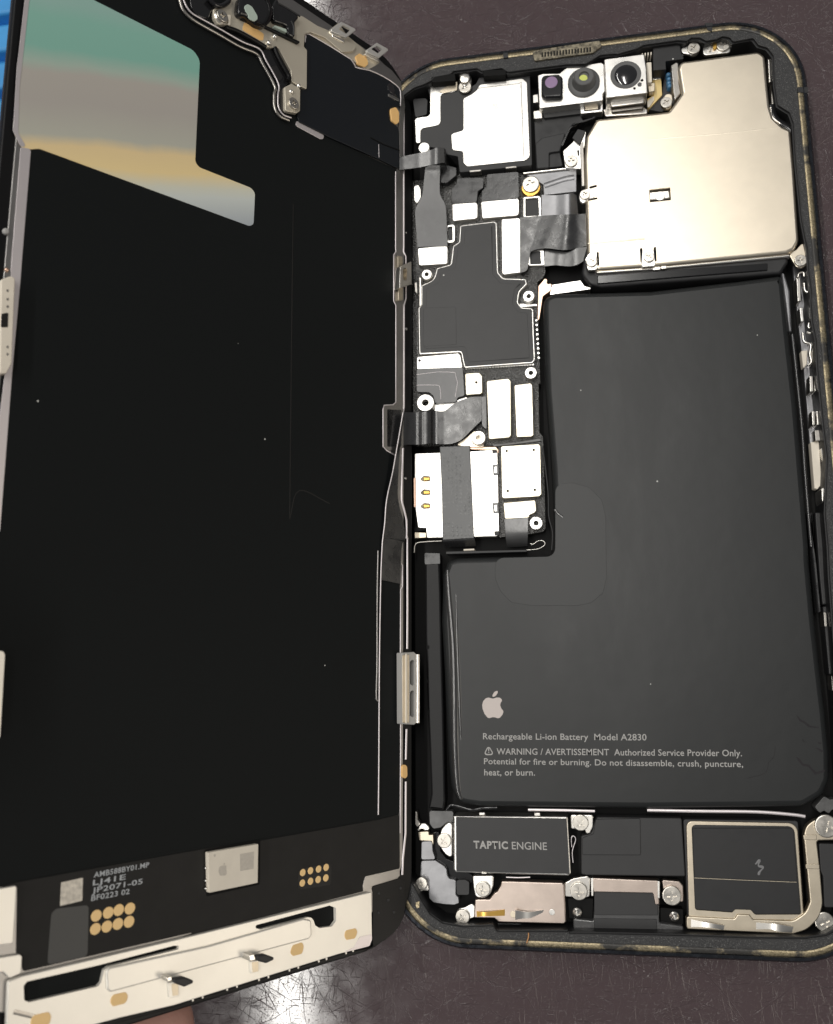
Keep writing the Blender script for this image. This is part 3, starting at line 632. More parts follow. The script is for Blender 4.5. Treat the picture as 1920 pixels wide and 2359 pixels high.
join_prisms('solder_balls', pcb, [(circle(*U((880+(1190+i*2.2)*.29954, 380+(1195+i*36)*.29954), 3.2), .22, 8), 3.0, 3.3) for i in range(9)], 'nickel_white')
wire('shield_edge', pcb, W3('z5 1160,1115 1165,1300 1174,1480', 4.02), .2, 'nickel_white', sm=1)
def conn(s, z=4.15, m='nickel_white', r=.35): return plate('connector_cover', pcb, s, 2.8, z, m, r=r, bev=.12)
conn('z5 540,298 722,284 738,300 738,400 720,412 545,430'); conn('z5 762,280 1045,252 1056,270 1056,372 1040,388 772,410')
conn('z5 920,415 1055,405 1066,420 1072,825 940,842 925,830'); conn('z5 275,638 500,618 508,640 506,750 495,760 285,772')
conn('z6 706,200 815,193 840,220 842,345 828,360 712,368', m='nickel_cream'); disc('test_hole', pcb, 'z6 794,269', 3, 4.1, 4.17, 'cavity', .01)
conn('z6 872,258 1040,238 1060,260 1062,680 1045,695 888,708', m='nickel_cream'); conn('z6 1085,290 1212,274 1226,290 1236,675 1220,688 1102,692', m='nickel_cream')
c_ = conn('z6 982,760 1275,742 1288,760 1297,1130 1280,1148 1000,1164 990,1150', m='nickel_cream')
for s in ('z6 1028,797', 'z6 1236,789', 'z6 1036,1105', 'z6 1244,1096'): disc('test_hole', pcb, s, 3.0, 4.1, 4.17, 'cavity', .01)
conn('z6 1000,1195 1250,1174 1257,1258 1240,1275 1205,1290 1195,1312 1012,1322', m='nickel_cream')
conn('z6 335,72 655,44 672,60 690,160 335,170'); disc('test_hole', pcb, 'z6 357,101', 3, 4.1, 4.17, 'cavity', .01); disc('test_hole', pcb, 'z6 632,81', 3, 4.1, 4.17, 'steel_dull', .01)
for s, h in (('z5 1090,245 1210,236 1224,250 1228,395 1090,400', 'z5 1104,256 1206,250 1212,390 1104,395'), ('z5 1125,650 1245,645 1252,770 1128,772', 'z5 1140,662 1222,660 1228,762 1140,764'), ('z5 505,462 550,456 562,470 562,580 548,594 505,598', 'z5 508,474 544,470 546,578 508,584')):
    plate('socket_frame', pcb, s, 2.8, 3.9, 'nickel_white', r=.25, bev=.06, holes=[h]); plate('socket', pcb, h, 2.8, 3.5, 'dark_module', r=.1)
for s, z, r, me in (('z5 345,840', 4.7, 1.05, ST_KNURL), ('z5 1130,1008', 4.7, 1.12, ST_KNURL), ('z5 1147,1598', 4.7, 1.15, ST_KNURL), ('z6 402,425', 5.4, 1.62, ST_PLAIN), ('z6 810,695', 4.9, 1.28, ST_PLAIN), ('z6 1254,1352', 4.7, 1.22, ST_KNURL)):
    put('standoff', me, pcb, s, z, r)
disc('screw_base', pcb, 'z5 1147,170', 21, 3.0, 4.2, 'gold', .1); screw(pcb, 'z5 1147,152', 4.2, 1.6)
plate('solder_tab', pcb, 'z5 1060,1065 1195,1068 1195,1085 1065,1092', 2.8, 3.6, 'nickel_white', r=.05)
plate('ground_plate', pcb, 'z6 470,440 600,420 720,380 740,420 690,470 560,500 470,495', 3.0, 3.6, 'nickel_white', r=.3)
plate('ground_plate', pcb, 'z6 630,750 720,690 780,640 860,690 850,770 740,770', 3.0, 3.5, 'nickel_gold', r=.3)
plate('edge_strip', pcb, 'z6 890,715 930,745 1100,730 1280,700 1300,720 1100,745 930,765', 3.0, 3.3, 'foil_dark', r=.1)
plate('edge_trace', pcb, 'z6 745,765 945,765 965,790 965,830 945,790 745,785', 3.0, 3.25, 'copper_peach', r=.2)
for s in ('b7 487,285 505,280 510,370 490,350', 'b7 520,240 535,250 538,450 522,455'): plate('side_contact', pcb, s, 2.8, 4.2, 'steel', r=.1)
plate('side_contact', pcb, 'z5 248,160 285,150 300,190 300,250 270,300 250,270', 2.8, 4.4, 'nickel_white', r=.3)
plate('copper_flex', body, 'z5 1205,930 1255,870 1275,880 1268,920 1310,905 1300,965 1240,1010 1212,1190 1198,1190', 1.5, 3.4, 'copper_peach', r=.3)
plate('battery_bracket', body, 'z5 1310,920 1530,885 1560,930 1640,950 1390,985 1290,1000', 1.5, 4.0, 'nickel_white', r=.2)
# flex connectors on the board
def F(parent, s, z0, z1, m='flex', r=.4, bev=.05, label=None): return plate('flex_cable', parent, s, z0, z1, m, r=r, bev=bev, label=label)
F(pcb, 'z5 580,100 785,95 780,175 740,200 730,285 540,298 535,190 575,140', 3.6, 4.28); F(pcb, 'z5 808,70 1052,50 1056,255 765,280 770,200 805,165', 3.6, 4.28)
F(pcb, 'z6 335,165 690,152 704,372 650,385 640,420 480,432 462,372 430,345 335,342', 3.4, 4.25, 'flex_grey', label='grey flex cable on the board')
for s in ('z6 335,210 630,192 632,380', 'z6 335,292 480,290 515,310 520,400'): wire('flex_trace', pcb, W3(s, 4.25), .05, 'bar_metal', sm=2)
ribbon('flex_cable', pcb, W3('z6 1010,1322 1018,1400 1020,1460 1025,1500 1030,1540', [4.2, 4.25, 4.0, 3.2, 2.0]), W3('z6 1192,1312 1190,1400 1190,1450 1188,1500 1188,1530', [4.2, 4.25, 4.0, 3.2, 2.0]), 'flex_grey')
RW = [4.4, 4.4, 4.4, 4.5, 4.9, 4.6, 4.5]
ribbon('camera_cable', body, W3('z5 1062,405 1150,395 1250,388 1340,382 1430,380 1500,378 1575,372', RW), W3('z5 1062,830 1120,800 1132,680 1240,640 1400,652 1500,640 1580,620', RW), 'flex', th=.15, label='wide dark flex cable running under the camera shield')
ribbon('camera_cable', body, W3('z5 1230,228 1330,232 1430,222 1470,215 1500,235', [3.8, 3.9, 4.6, 4.2, 3.4]), W3('z5 1232,390 1330,388 1430,385 1470,382 1510,378', [3.8, 3.9, 4.6, 4.2, 3.4]), 'foil_grey', th=.12)
ribbon('camera_cable', body, W3('z5 1252,648 1350,658 1430,668 1500,640 1580,628', [3.8, 3.8, 4.2, 4.6, 4.8]), W3('z5 1250,778 1340,770 1430,778 1500,768 1580,720', [3.8, 3.8, 4.2, 4.6, 4.8]), 'flex_grey', th=.12)
plate('steel_flex', body, 'z5 1085,60 1490,22 1500,40 1500,205 1245,232 1240,150', 1.5, 3.4, 'foil_grey', r=.2, bev=.15, label='shiny silver flex plate')
wire('flex_bend', body, W3('z5 1090,65 1300,42 1485,22', 3.6), .25, 'steel')
wire('flex_bend', body, W3('z5 1250,160 1400,110 1480,95', 3.35), .6, 'foil_grey', flat=.4)
# SIM reader
sim = plate('card_reader', body, 'z6 318,815 735,800 945,785 958,800 972,1440 950,1455 412,1466 405,1400 345,1388 318,1200', 1.5, 3.7, 'nickel_white', r=.25, bev=.12, label='silver card reader with three gold contacts')
for y in (1010, 1115, 1220):
    plate('contact_slot', sim, 'z6 362,%d 390,%d 440,%d 440,%d 385,%d 365,%d' % (y, y-24, y-20, y+22, y+24, y+12), 3.65, 3.72, 'worn_gold', r=.3, bev=0)
    plate('contact', sim, 'z6 385,%d 435,%d 438,%d 388,%d' % (y-12, y-10, y+12, y+14), 3.7, 4.0, 'gold', r=.15, bev=.1)
plate('peach_edge', sim, 'z6 310,1000 328,1005 332,1225 312,1235', 3.0, 3.75, 'copper_peach', r=.1)
for y in (940, 1235):
    plate('side_clip', sim, 'z6 918,%d 965,%d 968,%d 925,%d' % (y-38, y-40, y+40, y+44), 3.0, 3.85, 'flex_grey', r=.1)
    plate('clip_core', sim, 'z6 932,%d 952,%d 954,%d 934,%d' % (y-22, y-24, y+26, y+28), 3.85, 3.9, 'nickel_white', r=.1)
for s in ('z6 915,790 952,786 952,812 918,815', 'z6 930,1415 970,1412 970,1445 935,1448'): plate('corner_pad', sim, s, 3.6, 3.8, 'dark_module', r=.05)
tape = plate('reader_tape', body, 'z6 512,762 745,756 760,1100 776,1468 535,1482 528,1100', 3.7, 3.95, 'bumpy_tape', r=.1, bev=.1, label='bumpy grey tape across the card reader')
ribbon('tape_bend', tape, W3('z6 535,1478 538,1500 560,1540', [3.95, 3.6, 2.2]), W3('z6 776,1466 785,1490 792,1532', [3.95, 3.6, 2.2]), 'flex')
plate('reader_notch', sim, 'z6 318,1385 408,1388 410,1408 318,1412', 3.4, 3.78, 'cavity', r=.05, bev=0)
plate('reader_foot', sim, 'z6 318,1420 408,1425 408,1465 320,1470', 1.5, 3.0, 'frame_gold', r=.1)
plate('end_wall', body, 'z6 560,1572 1180,1558 1182,1572 562,1590', 1.5, 4.6, 'dark_module', r=.05, bev=.03)
lettering('lettering', body, '821-03384-04', 'z6 680,1588 1030,1580 680,1578', 4.0, 'ink')
plate('end_tab', body, 'z6 695,1552 778,1548 778,1562 696,1566', 2.0, 4.7, 'chip_face', r=.05)
wire('loop_wire', body, W3('z6 1180,1560 1270,1550 1320,1520 1310,1490 1270,1490 1230,1515 1210,1510', 4.4), .07, 'steel')
wire('edge_wire', body, W3('z6 315,1580 330,1510 420,1495 530,1490', 4.3), .12, 'steel_dull')
wire('edge_wire', body, W3('z6 1305,760 1345,1100 1352,1300 1380,1420 1375,1560', 4.6), .14, 'dark_module')

# lower row: vibration motor, antenna plate, port, loudspeaker ---------
tap = plate('vibration_motor', body, 'z7 483,200 1362,206 1388,645 1365,662 500,636 485,610', 1.4, 4.9, 'nickel_white', r=.2, bev=.25, label='boxed vibration motor with a dark printed label')
plate('motor_label', tap, 'z7 503,208 1356,218 1376,648 506,626', 4.9, 4.96, 'dark_module', r=.12, bev=.02)
lettering('lettering', tap, 'TAPTIC', 'z7 640,448 905,454 638,392', 4.965, 'ink', bold=.035); lettering('lettering', tap, 'ENGINE', 'z7 935,456 1205,462 933,398', 4.965, 'ink', bold=.006)
for s in ('z7 680,175 725,173 728,195 684,198', 'z7 1105,178 1150,178 1152,202 1108,202', 'z7 700,636 740,636 740,648 700,648'): plate('tab', tap, s, 4.0, 5.05, 'steel', r=.08)
plate('mount_ear', tap, 'z7 475,252 430,258,1.2 390,305,2 372,385,2 388,450,2 425,500,2 475,526', 3.4, 4.5, 'nickel_white', r=.8, bev=.15); screw(tap, 'z7 415,388', 4.5, 1.22)
plate('mount_ear', tap, 'z7 630,662 795,660 790,740 770,800,1 730,832,1 655,828,.6 640,760', 3.4, 4.5, 'nickel_white', r=.3, bev=.15); screw(tap, 'z7 712,760', 4.5, 1.22)
plate('mount_ear', tap, 'z7 1385,190 1560,192 1560,285 1535,335 1505,340 1495,305 1390,300', 3.2, 4.4, 'steel', r=.3, bev=.15); screw(tap, 'z7 1463,250', 4.4, 1.3)
wire('motor_wire', tap, W3('z7 1405,560 1400,470 1425,385 1410,355 1392,370 1395,440', 3.6), .09, 'bar_metal')
wire('motor_edge', tap, W3('z7 890,672 980,675 1075,672', 4.2), .12, 'bar_metal', sm=1)
ant = plate('antenna_plate', body, 'z7 650,842 760,842 800,792,.8 820,782 850,730 852,702 1322,714 1338,730 1352,1018 1335,1034 830,1020 800,990 640,988', 3.0, 4.6, 'nickel_beige', r=.25, bev=.2, label='rose metal antenna plate with two spring fingers')
plate('plate_ear', ant, 'z7 650,860 650,985 612,990 600,1020,1.2 560,1035,1.2 508,1010,1.2 495,965,1.2 520,915,1.2 570,905,.8', 3.8, 4.4, 'nickel_white', r=.8, bev=.12); screw(ant, 'z7 556,973', 4.4, 1.2)
ribbon('spring_finger', ant, W3('z7 662,935 720,940 780,935 880,920', [4.7, 5.0, 4.9, 4.64]), W3('z7 665,978 720,972 780,972 880,968', [4.7, 5.0, 4.9, 4.64]), 'gold', th=.1)
ribbon('spring_finger', ant, W3('z7 960,925 1020,935 1080,938 1180,922', [5.4, 5.1, 5.0, 4.64]), W3('z7 960,1000 1020,990 1080,985 1170,945', [5.4, 5.1, 5.0, 4.64]), 'steel', th=.12)
disc('round_hole', ant, 'z7 1243,942', 7, 4.5, 4.64, 'nickel_white', .05); disc('round_hole', ant, 'z7 945,958', 8, 4.5, 4.62, 'frame_gold', .05)
plate('plate_side', ant, 'z7 800,990 830,1025 1340,1040 1345,1080 850,1090', 1.5, 3.2, 'black_gloss', r=.2)
prt = plate('charge_port', body, 'z8 60,830 190,845 200,660 570,668 615,700 615,860 770,880 775,935 60,905', 1.4, 4.0, 'flex_grey', r=.3, bev=.2, label='charging port block with a silver top bracket')
plate('port_flex', prt, 'z8 195,655 572,662 608,740 605,810 195,808', 4.0, 4.25, 'dark_module', r=.15); plate('port_flex', prt, 'z8 195,830 600,835 600,925 195,908', 4.0, 4.15, 'dark_module', r=.15)
plate('port_bracket', prt, 'z8 180,568 610,585 615,742 588,742 575,668 190,660', 3.0, 4.7, 'nickel_beige', r=.15, bev=.15)
plate('bracket_step', prt, 'z8 172,572 190,568 190,685 176,686', 3.0, 4.8, 'nickel_white', r=.08); plate('bracket_step', prt, 'z8 602,588 618,590 618,700 604,700', 3.0, 4.8, 'nickel_white', r=.08)
plate('plate_ear', prt, 'z8 5,600 60,570 150,555 170,570 165,690 130,700 5,690', 3.2, 4.2, 'steel', r=.3, bev=.15); screw(prt, 'z8 96,652', 4.3, 1.4)
plate('plate_ear', prt, 'z8 632,580 745,590 770,620 772,725 650,720', 3.2, 4.2, 'nickel_beige', r=.3, bev=.15); screw(prt, 'z8 694,680', 4.3, 1.5)
for s in ('z8 85,800', 'z8 715,825'):
    lathe('pin', prt, U(Q(s)[0], 4.2), [(.75, 2.0), (.75, 3.6), (.45, 3.8), (.45, 4.3), (.5, 4.5), (.2, 4.7)], 'steel', n=16)
plate('port_cavity', prt, 'z8 620,760 770,770 770,870 620,860', 1.2, 3.0, 'cavity', r=.2); plate('port_cavity', prt, 'z8 20,700 190,700 185,840 30,830', 1.2, 3.0, 'cavity', r=.2)
box = plate('speaker_box', body, 'z8 110,300 125,292,1 175,285,1 200,200 215,175 760,182 785,560 150,552 110,545', 1.4, 4.3, 'dark_module', r=.3, bev=.2, label='black speaker chamber in the lower row')
plate('chamber_lid', box, 'z8 205,190 492,184 496,422 118,420 118,310 190,285', 4.3, 4.55, 'dark_module', r=.25, bev=.1)
spk = plate('loudspeaker', body, 'z8 770,190 1510,200 1540,790 1500,845 800,835', 1.4, 4.2, 'dark_module', r=.4, bev=.1, label='loudspeaker with a pale gold frame and black face')
plate('gold_rim', spk, 'z8 788,200,1.0 1506,214,1.3 1548,800 1500,845 805,830', 3.0, 4.5, 'frame_gold', r=.4, bev=.15, holes=['z8 822,224,.7 1486,234,1.0 1532,805 1232,806 1205,775 1105,772 1085,792 845,775'], hr=.4)
plate('face', spk, 'z8 826,246 1480,244 1526,800 1232,800 1205,775 1105,772 1085,788 848,770', 4.2, 4.36, 'black_plastic', r=.3, bev=.05)
plate('face_lid', spk, 'z8 832,250 1480,250 1505,592 842,565', 4.36, 4.44, 'black_plastic', r=.25, bev=.05)
wire('face_edge', spk, W3('z8 842,568 1150,582 1500,596', 4.40), .06, 'frame_gold', sm=1)
plate('gold_strap', spk, 'z8 790,815 1100,832 1118,802 1200,806 1220,836 1480,846,2 1560,792,3 1588,720 1548,300 1560,235,2 1620,190,2 1760,180 1800,200 1800,325 1632,328 1655,520 1672,735,3 1650,825,4 1570,905,4 1480,932 790,900', 3.6, 4.75, 'frame_gold', r=.4, bev=.18)
for s in ('z8 1545,292 1630,290 1632,325 1548,322', 'z8 1560,480 1648,478 1650,512 1562,510'): plate('strap_step', spk, s, 4.7, 4.85, 'frame_gold', r=.1, bev=.08)
for a, b_ in (('z8 820,835 890,850 960,862 1035,875', 'z8 820,885 890,885 960,892 1030,905'), ('z8 1240,855 1330,862 1390,868 1480,885', 'z8 1240,900 1330,900 1390,915 1470,922')):
    ribbon('leaf_spring', spk, W3(a, [4.77, 5.0, 5.25, 5.0]), W3(b_, [4.77, 5.0, 5.25, 5.0]), 'steel', th=.1)
screw(spk, 'z8 1690,232', 4.8, 1.75); screw(spk, 'z8 1680,850', 4.3, 1.5)
plate('speaker_side', body, 'z8 1645,345 1800,350 1810,760 1680,760 1672,560 1655,520', 1.4, 4.0, 'dark_module', r=.3, bev=.15)
wire('face_dirt', spk, W3('z8 1235,480 1262,455 1255,490 1285,500 1262,530 1255,550', 4.44), .20, 'label_dirt', flat=.08, taper=lambda t: .5+.5*math.sin(9*t)**2)
# lower-left corner
ff = plate('antenna_foil', body, 'c5 355,1160 600,1155 640,1185 740,1250,.6 780,1300 790,1400,.6 830,1460 935,1472 930,1720 975,1760 985,1860 900,1888 740,1880 560,1850,.8 490,1780 482,1640 350,1560 340,1400', 1.4, 3.4, 'foil_grey', r=.4, bev=.12, label='crumpled silver antenna foil in the corner')
plate('foil_flap', ff, 'c5 365,848 520,840 545,870 550,1000 600,1142 360,1145', 2.4, 3.6, 'foil_grey', r=.3); plate('foil_patch', ff, 'c5 935,1480 1080,1470 1150,1510 1150,1725 940,1725', 2.0, 3.3, 'dark_module', r=.4)
plate('corner_plastic', body, 'c5 490,340 890,345 880,560 800,520 680,620 560,640 500,560', 1.4, 3.2, 'foil_dark', r=.4)
plate('corner_plastic', body, 'c5 560,690 650,690 680,1020 780,1130 880,1170 1200,1400 1190,1560 1100,1480 840,1450 800,1300 620,1150 560,1000', 1.2, 2.6, 'black_gloss', r=.3)
plate('hook', ff, 'c5 290,660 330,600 370,552 430,550,1 490,610,1 492,660 415,665 400,640 340,640 330,680', 3.0, 4.0, 'steel', r=.3); plate('hook', ff, 'c5 262,350 292,355 300,480 350,560 300,620 262,560', 3.0, 4.2, 'steel_dull', r=.2)
plate('hook_foot', ff, 'c5 310,690 480,680 490,740 560,735 565,940 530,840 330,830', 2.4, 3.7, 'frame_gold', r=.1)
screw(ff, 'c5 372,1525', 3.9, 1.0); plate('screw_tab', ff, 'c5 280,1610 400,1540 480,1560 490,1660 400,1650 300,1690', 3.4, 3.85, 'steel', r=.3)

# right wall: button flex and springs ----------------------------------
rb = plate('button_flex', body, 'b4 268,150 375,150 385,560 430,680 440,900 470,1100 485,1390 515,1500 512,1660 440,1730 415,1720 385,1390 345,900 305,560 280,330', 1.4, 2.2, 'foil_grey', r=.3, label='silver button flex along the right wall')
for s, z, m in (('b4 290,240 320,240 325,405 300,410', 4.2, 'steel'), ('b4 312,450 338,450 345,550 322,550', 4.0, 'nickel_white'), ('b4 395,690 420,690 435,840 405,838', 4.6, 'nickel_white'), ('b4 382,930 408,930 412,1040 386,1045', 4.6, 'steel'),
                ('b4 415,925 440,925 445,1035 418,1040', 4.6, 'steel'), ('b4 398,1175 420,1175 425,1275 402,1278', 4.4, 'steel'), ('b4 430,1175 455,1175 460,1272 436,1276', 4.4, 'steel'), ('b4 418,1310 470,1308 472,1385 425,1390', 4.2, 'steel_dull'),
                ('b4 392,1395 450,1395 470,1690 440,1725 418,1720', 3.4, 'chip_face'), ('b4 325,755 370,750 365,850 340,880', 3.2, 'chip_face'), ('b4 465,1725 515,1690 520,1745 490,1870 470,1800', 5.4, 'nickel_white')):
    plate('spring_contact', rb, s, 1.8, z, m, r=.12, bev=.12)
for s in ('b4 300,240 310,215 340,205 345,235', 'b4 345,280 350,330 370,345', 'b4 380,560 375,590 405,600', 'b4 335,630 345,690 390,710 385,780 395,830 375,860', 'b4 365,625 400,632 405,605'):
    wire('bent_wire', rb, W3(s, 4.8), .22, 'steel')
for s in ('b4 355,150 372,160 376,250 358,240', 'b4 378,420 395,430 400,560 385,540'): plate('side_spring', rb, s, 2.0, 5.2, 'steel_dull', r=.1)
join_prisms('knurl', rb, [(circle(*U((1740+(470+(k % 3)*14+(k//3)*2.4)*.3285, 560+(1445+(k//3)*13)*.3285), 4.6), .17, 6), 3.2, 4.6) for k in range(48)], 'nickel_white')
plate('rail', body, 'b4 185,200 210,215 245,330 262,620 240,620 215,420', 1.4, 4.6, 'foil_grey', r=.2, bev=.3)
wire('rail_edge', body, W3('b4 262,640 300,1000 330,1300 350,1600 375,1900 395,2130', 4.6), .28, 'flex', sm=3)
plate('rail', body, 'c1 452,0 490,0 500,200 530,500 545,640 520,660 490,330', 1.4, 4.4, 'flex', r=.2, bev=.4)
plate('rail', body, 'c1 500,0 560,0 600,400 612,590 548,600 530,420', 1.4, 3.8, 'black_plastic', r=.2, bev=.2); plate('rail', body, 'c1 550,610 617,600 640,1050 590,1050', 1.4, 3.8, 'black_plastic', r=.2, bev=.2)
for s in ('c1 555,640 575,650 580,740 562,740', 'c1 606,1055 625,1060 628,1160 612,1150'): plate('side_contact', body, s, 2.0, 4.2, 'steel_dull', r=.1)
plate('corner_foil', body, 'c1 500,1905 530,1870 560,1835 600,1858 640,1850 660,1910 610,1925 590,1950 560,1930 530,1945', 1.4, 3.6, 'foil_dark', r=.3)

# ------------------------------------------------------------------ the lifted display panel
dp = thing('display_panel', 'black display panel flipped open on its left side, inner face with foil carrying painted teal and gold reflections', 'display')
dp.matrix_world = Matrix.Translation(ST*MM) @ SR.to_4x4()
def rrect(x0, x1, y0, y1, r, n=10):
    out = []
    for cx, cy, a0 in ((x1-r, y1-r, 0), (x0+r, y1-r, 90), (x0+r, y0+r, 180), (x1-r, y0+r, 270)):
        for k in range(n+1):
            a = math.radians(a0+90*k/n); out.append((cx+r*math.cos(a), cy+r*math.sin(a)))
    return out
link('front_glass', prism_mesh('front_glass', rrect(-74.1, 0, -79.4, 79.2, 10.5), -2.0, -1.1, .3), 'lens_black', dp)
link('bezel', prism_mesh('bezel', rrect(-74.2, -.1, -79.6, 79.1, 10.4), -1.1, -.25, .25), 'screen_bezel', dp, 'black plastic bezel round the display')
uR = V((931, 1000), 0)[0]
tray = link('metal_tray', prism_mesh('metal_tray', rrect(-72.6, uR, -74.2, 77.3, 8.5), -.6, 0, .12), 'tray_metal', dp)
sheet = splate('black_sheet', dp, 'z1 145,0 f 58,-60 640,-60 z2 600,-60 720,-20 930,250 890,860 1060,960 1600,1210 f 911,395 911,575 b7 355,60 336,85 336,420 352,450 352,1150 330,1165 262,1170 258,1200 258,1480 280,1500 345,1530 b5 265,-20 262,190 258,350 262,900 260,2133 b2 1610,-60 1610,0 b1 0,520 f -40,2060 -40,1180 b6 0,1290 50,640 105,0', 0, .06, 'screen_sheet', r=.3, bev=.03)
splate('backing_film', sheet, 'f 50,420 250,480 760,620 911,660 911,900 880,1240 b5 95,90 84,400 82,1175 105,1180 103,1980 98,2020 60,2035 b2 1450,18 600,168 0,245 b1 0,505 f -30,2035 -30,1180', .06, .10, 'screen_sheet', r=.6, bev=.03)
foil = splate('reflection_foil', dp, 'z1 150,0 165,-120 530,-5 1105,285,1.5 1143,340,1.5 1116,925,1.2 1140,955,1.0 1435,1072,1.2 1458,1100,1 1450,1282,1 1425,1290,1 225,848,1.5 178,852,2 125,845 72,745,2.5', .06, .11, 'foil', r=.6, bev=.02, label='iridescent foil patch banded teal, grey and gold')
splate('side_bar', dp, 'z1 148,-60 175,-60 112,500 105,760 150,835 118,838 75,745 95,400', .11, .14, 'bar_metal', r=.3, bev=.02)
splate('side_bar', dp, 'z1 118,838 178,850 125,1500 b6 85,250 50,640 0,1290 -30,1290 -30,1000 0,800 20,640 45,240 z1 65,1500', .06, .13, 'bar_metal', r=.3, bev=.03)
sl = splate('spring_latch', dp, 'b6 5,255 45,240 62,250 48,600 25,640 0,640', .1, 1.0, 'chip_face', r=.3, bev=.1)
for y in (300, 335, 365, 530, 560): splate('latch_hole', sl, 'b6 27,%d 36,%d 35,%d 26,%d' % (y-5, y-5, y+6, y+6), .95, 1.02, 'steel_dull', r=.1, bev=0)
splate('latch_gap', sl, 'b6 6,395 34,390 32,450 4,450', .95, 1.03, 'screen_board', r=.1, bev=0)
splate('side_tab', dp, 'b6 -20,1770 15,1775 22,1790 2,2133 -20,2133', .1, .5, 'cream_plate', r=.3)
disc('glue_dot', dp, 'b6 28,55', 7, -.2, .3, 'ink', .2, to=V)
disc('copper_dot', dp, 'b6 30,213', 5, -.2, .3, 'copper_peach', .2, to=V)
for q in ('f 676,470 672,800 668,1195', 'f 668,1195 690,1130 760,1160'):
    wire('sheet_crease', sheet, W3(q, .10, V), .10, 'screen_board', flat=.25)
# right-hand metal edge and its light lines
for s in ('f 912,395 912,575 b7 354,60 337,85 337,420 353,450 353,780 352,1150 330,1168 266,1172 260,1200 260,1470 285,1498 345,1530', 'b5 266,-10 262,180 275,195 275,350 262,370 260,900 262,1500 258,2133'):
    wire('sheet_edge', dp, W3(s, .08, V), .13, 'bar_metal', flat=.8, sm=1)
wire('tray_edge', dp, W3('f 931,240 931,390 931,570 b7 408,60 425,95 425,400 412,450 412,1180 405,1225', .05, V), .16, 'bar_metal', flat=.8, sm=1)
wire('tray_edge', dp, W3('b7 405,1480 395,1800 400,1880 430,2000 430,2133 b5 310,0 312,500 310,800', .05, V), .2, 'bar_metal', flat=.7, sm=2)
wire('tray_edge', dp, W3('b5 305,1380 300,1600', .05, V), .2, 'bar_metal', flat=.7, sm=1); wire('tray_edge', dp, W3('b5 300,1760 298,2133 b2 1640,300 1635,420', .05, V), .2, 'bar_metal', flat=.7, sm=1)
for s in ('b7 432,618', 'b7 427,1698'): disc('bezel_dot', dp, s, 3.5, -.3, .1, 'tray_metal', .15, to=V)
# flex cable pocket and the loose ribbon beside it
splate('cable_pocket', dp, 'b7 262,1172 352,1168 410,1195 405,1480 345,1500 285,1498 260,1470', .06, .14, 'tray_metal', r=.4, bev=.03, holes=['b7 290,1200 395,1205 392,1470 290,1470'], hr=.2)
splate('pocket_floor', dp, 'b7 285,1195 400,1200 395,1475 285,1475', .06, .10, 'flex', r=.2, bev=.02)
ribbon('loose_flex', dp, [(x, y, z) for x, y, z in W3('b7 404,1225 365,1450 330,1650 296,1800 280,1900 272,2020 258,2133 b5 130,0 118,300', [1.2, 1.0, .9, .8, .7, .6, .5, .5, .3], V)], [(x, y, z) for x, y, z in W3('b7 412,1240 385,1460 372,1650 366,1800 378,1900 405,2000 420,2133 b5 270,60 262,330', [.5, .4, .3, .3, .3, .3, .3, .3, .15], V)], 'flex', th=.06)
wire('flex_rim', dp, W3('b7 404,1225 365,1450 330,1650 296,1800 280,1900 272,2020 258,2133 b5 128,60 118,300 108,900 104,1600 100,2000', [1.2, 1.0, .9, .8, .7, .6, .5, .4, .3, .2, .2, .2], V), .11, 'bar_metal')
wire('film_line', dp, W3('b5 98,90 92,400 90,900 85,1140 95,1178', .12, V), .13, 'tray_metal')
# cables that run from the display down to the board (measured in the body, fixed to the display)
def cable(name, l, r, zs, m='flex', th=.14, label=None): return ribbon(name, dp, W3(l, zs), W3(r, zs), m, th, 8, xf=True, label=label)
cable('display_cable', 'b7 300,1225 360,1222 430,1222 500,1222 550,1218 600,1212 627,1210 z6 545,490 600,450 650,418 740,386 832,378', 'b7 300,1470 360,1470 430,1456 500,1455 550,1452 600,1448 627,1450 z6 545,744 610,740 680,708 752,640 835,560', [9.5, 8.2, 7.0, 6.2, 6.4, 6.1, 5.0, 4.9, 4.8, 4.7, 4.6, 4.4], 'flex', label='black display ribbon bridging to the board')
plate('cable_end', pcb, 'z6 830,380 872,372 876,640 836,600', 3.6, 4.3, 'flex_grey', r=.2)
cable('sensor_cable', 'z3 60,935 100,922 180,905 260,885 320,865 355,868', 'z3 60,1015 100,1010 180,1000 260,985 320,972 362,965', [7.6, 7.4, 7.2, 7.4, 7.6, 6.4], 'flex_grey', label='grey sensor ribbon bridging to the board')
cable('sensor_cable', 'z3 355,868 368,880 372,900', 'z3 362,965 372,975 376,985', [6.4, 5.6, 4.8], 'flex')
cable('sensor_cable', 'z3 235,985 228,1040 222,1100 212,1180 180,1245 165,1300 172,1420 180,1530', 'z3 330,985 330,1040 328,1100 332,1180 362,1240 372,1300 376,1420 380,1522', [6.2, 5.4, 4.9, 4.5, 4.35, 4.3, 4.3, 4.3], 'flex_grey')
plate('flex_cable', pcb, 'z3 330,985 380,985 440,1000 440,1050 380,1100 335,1100', 3.0, 4.4, 'flex', r=.3)
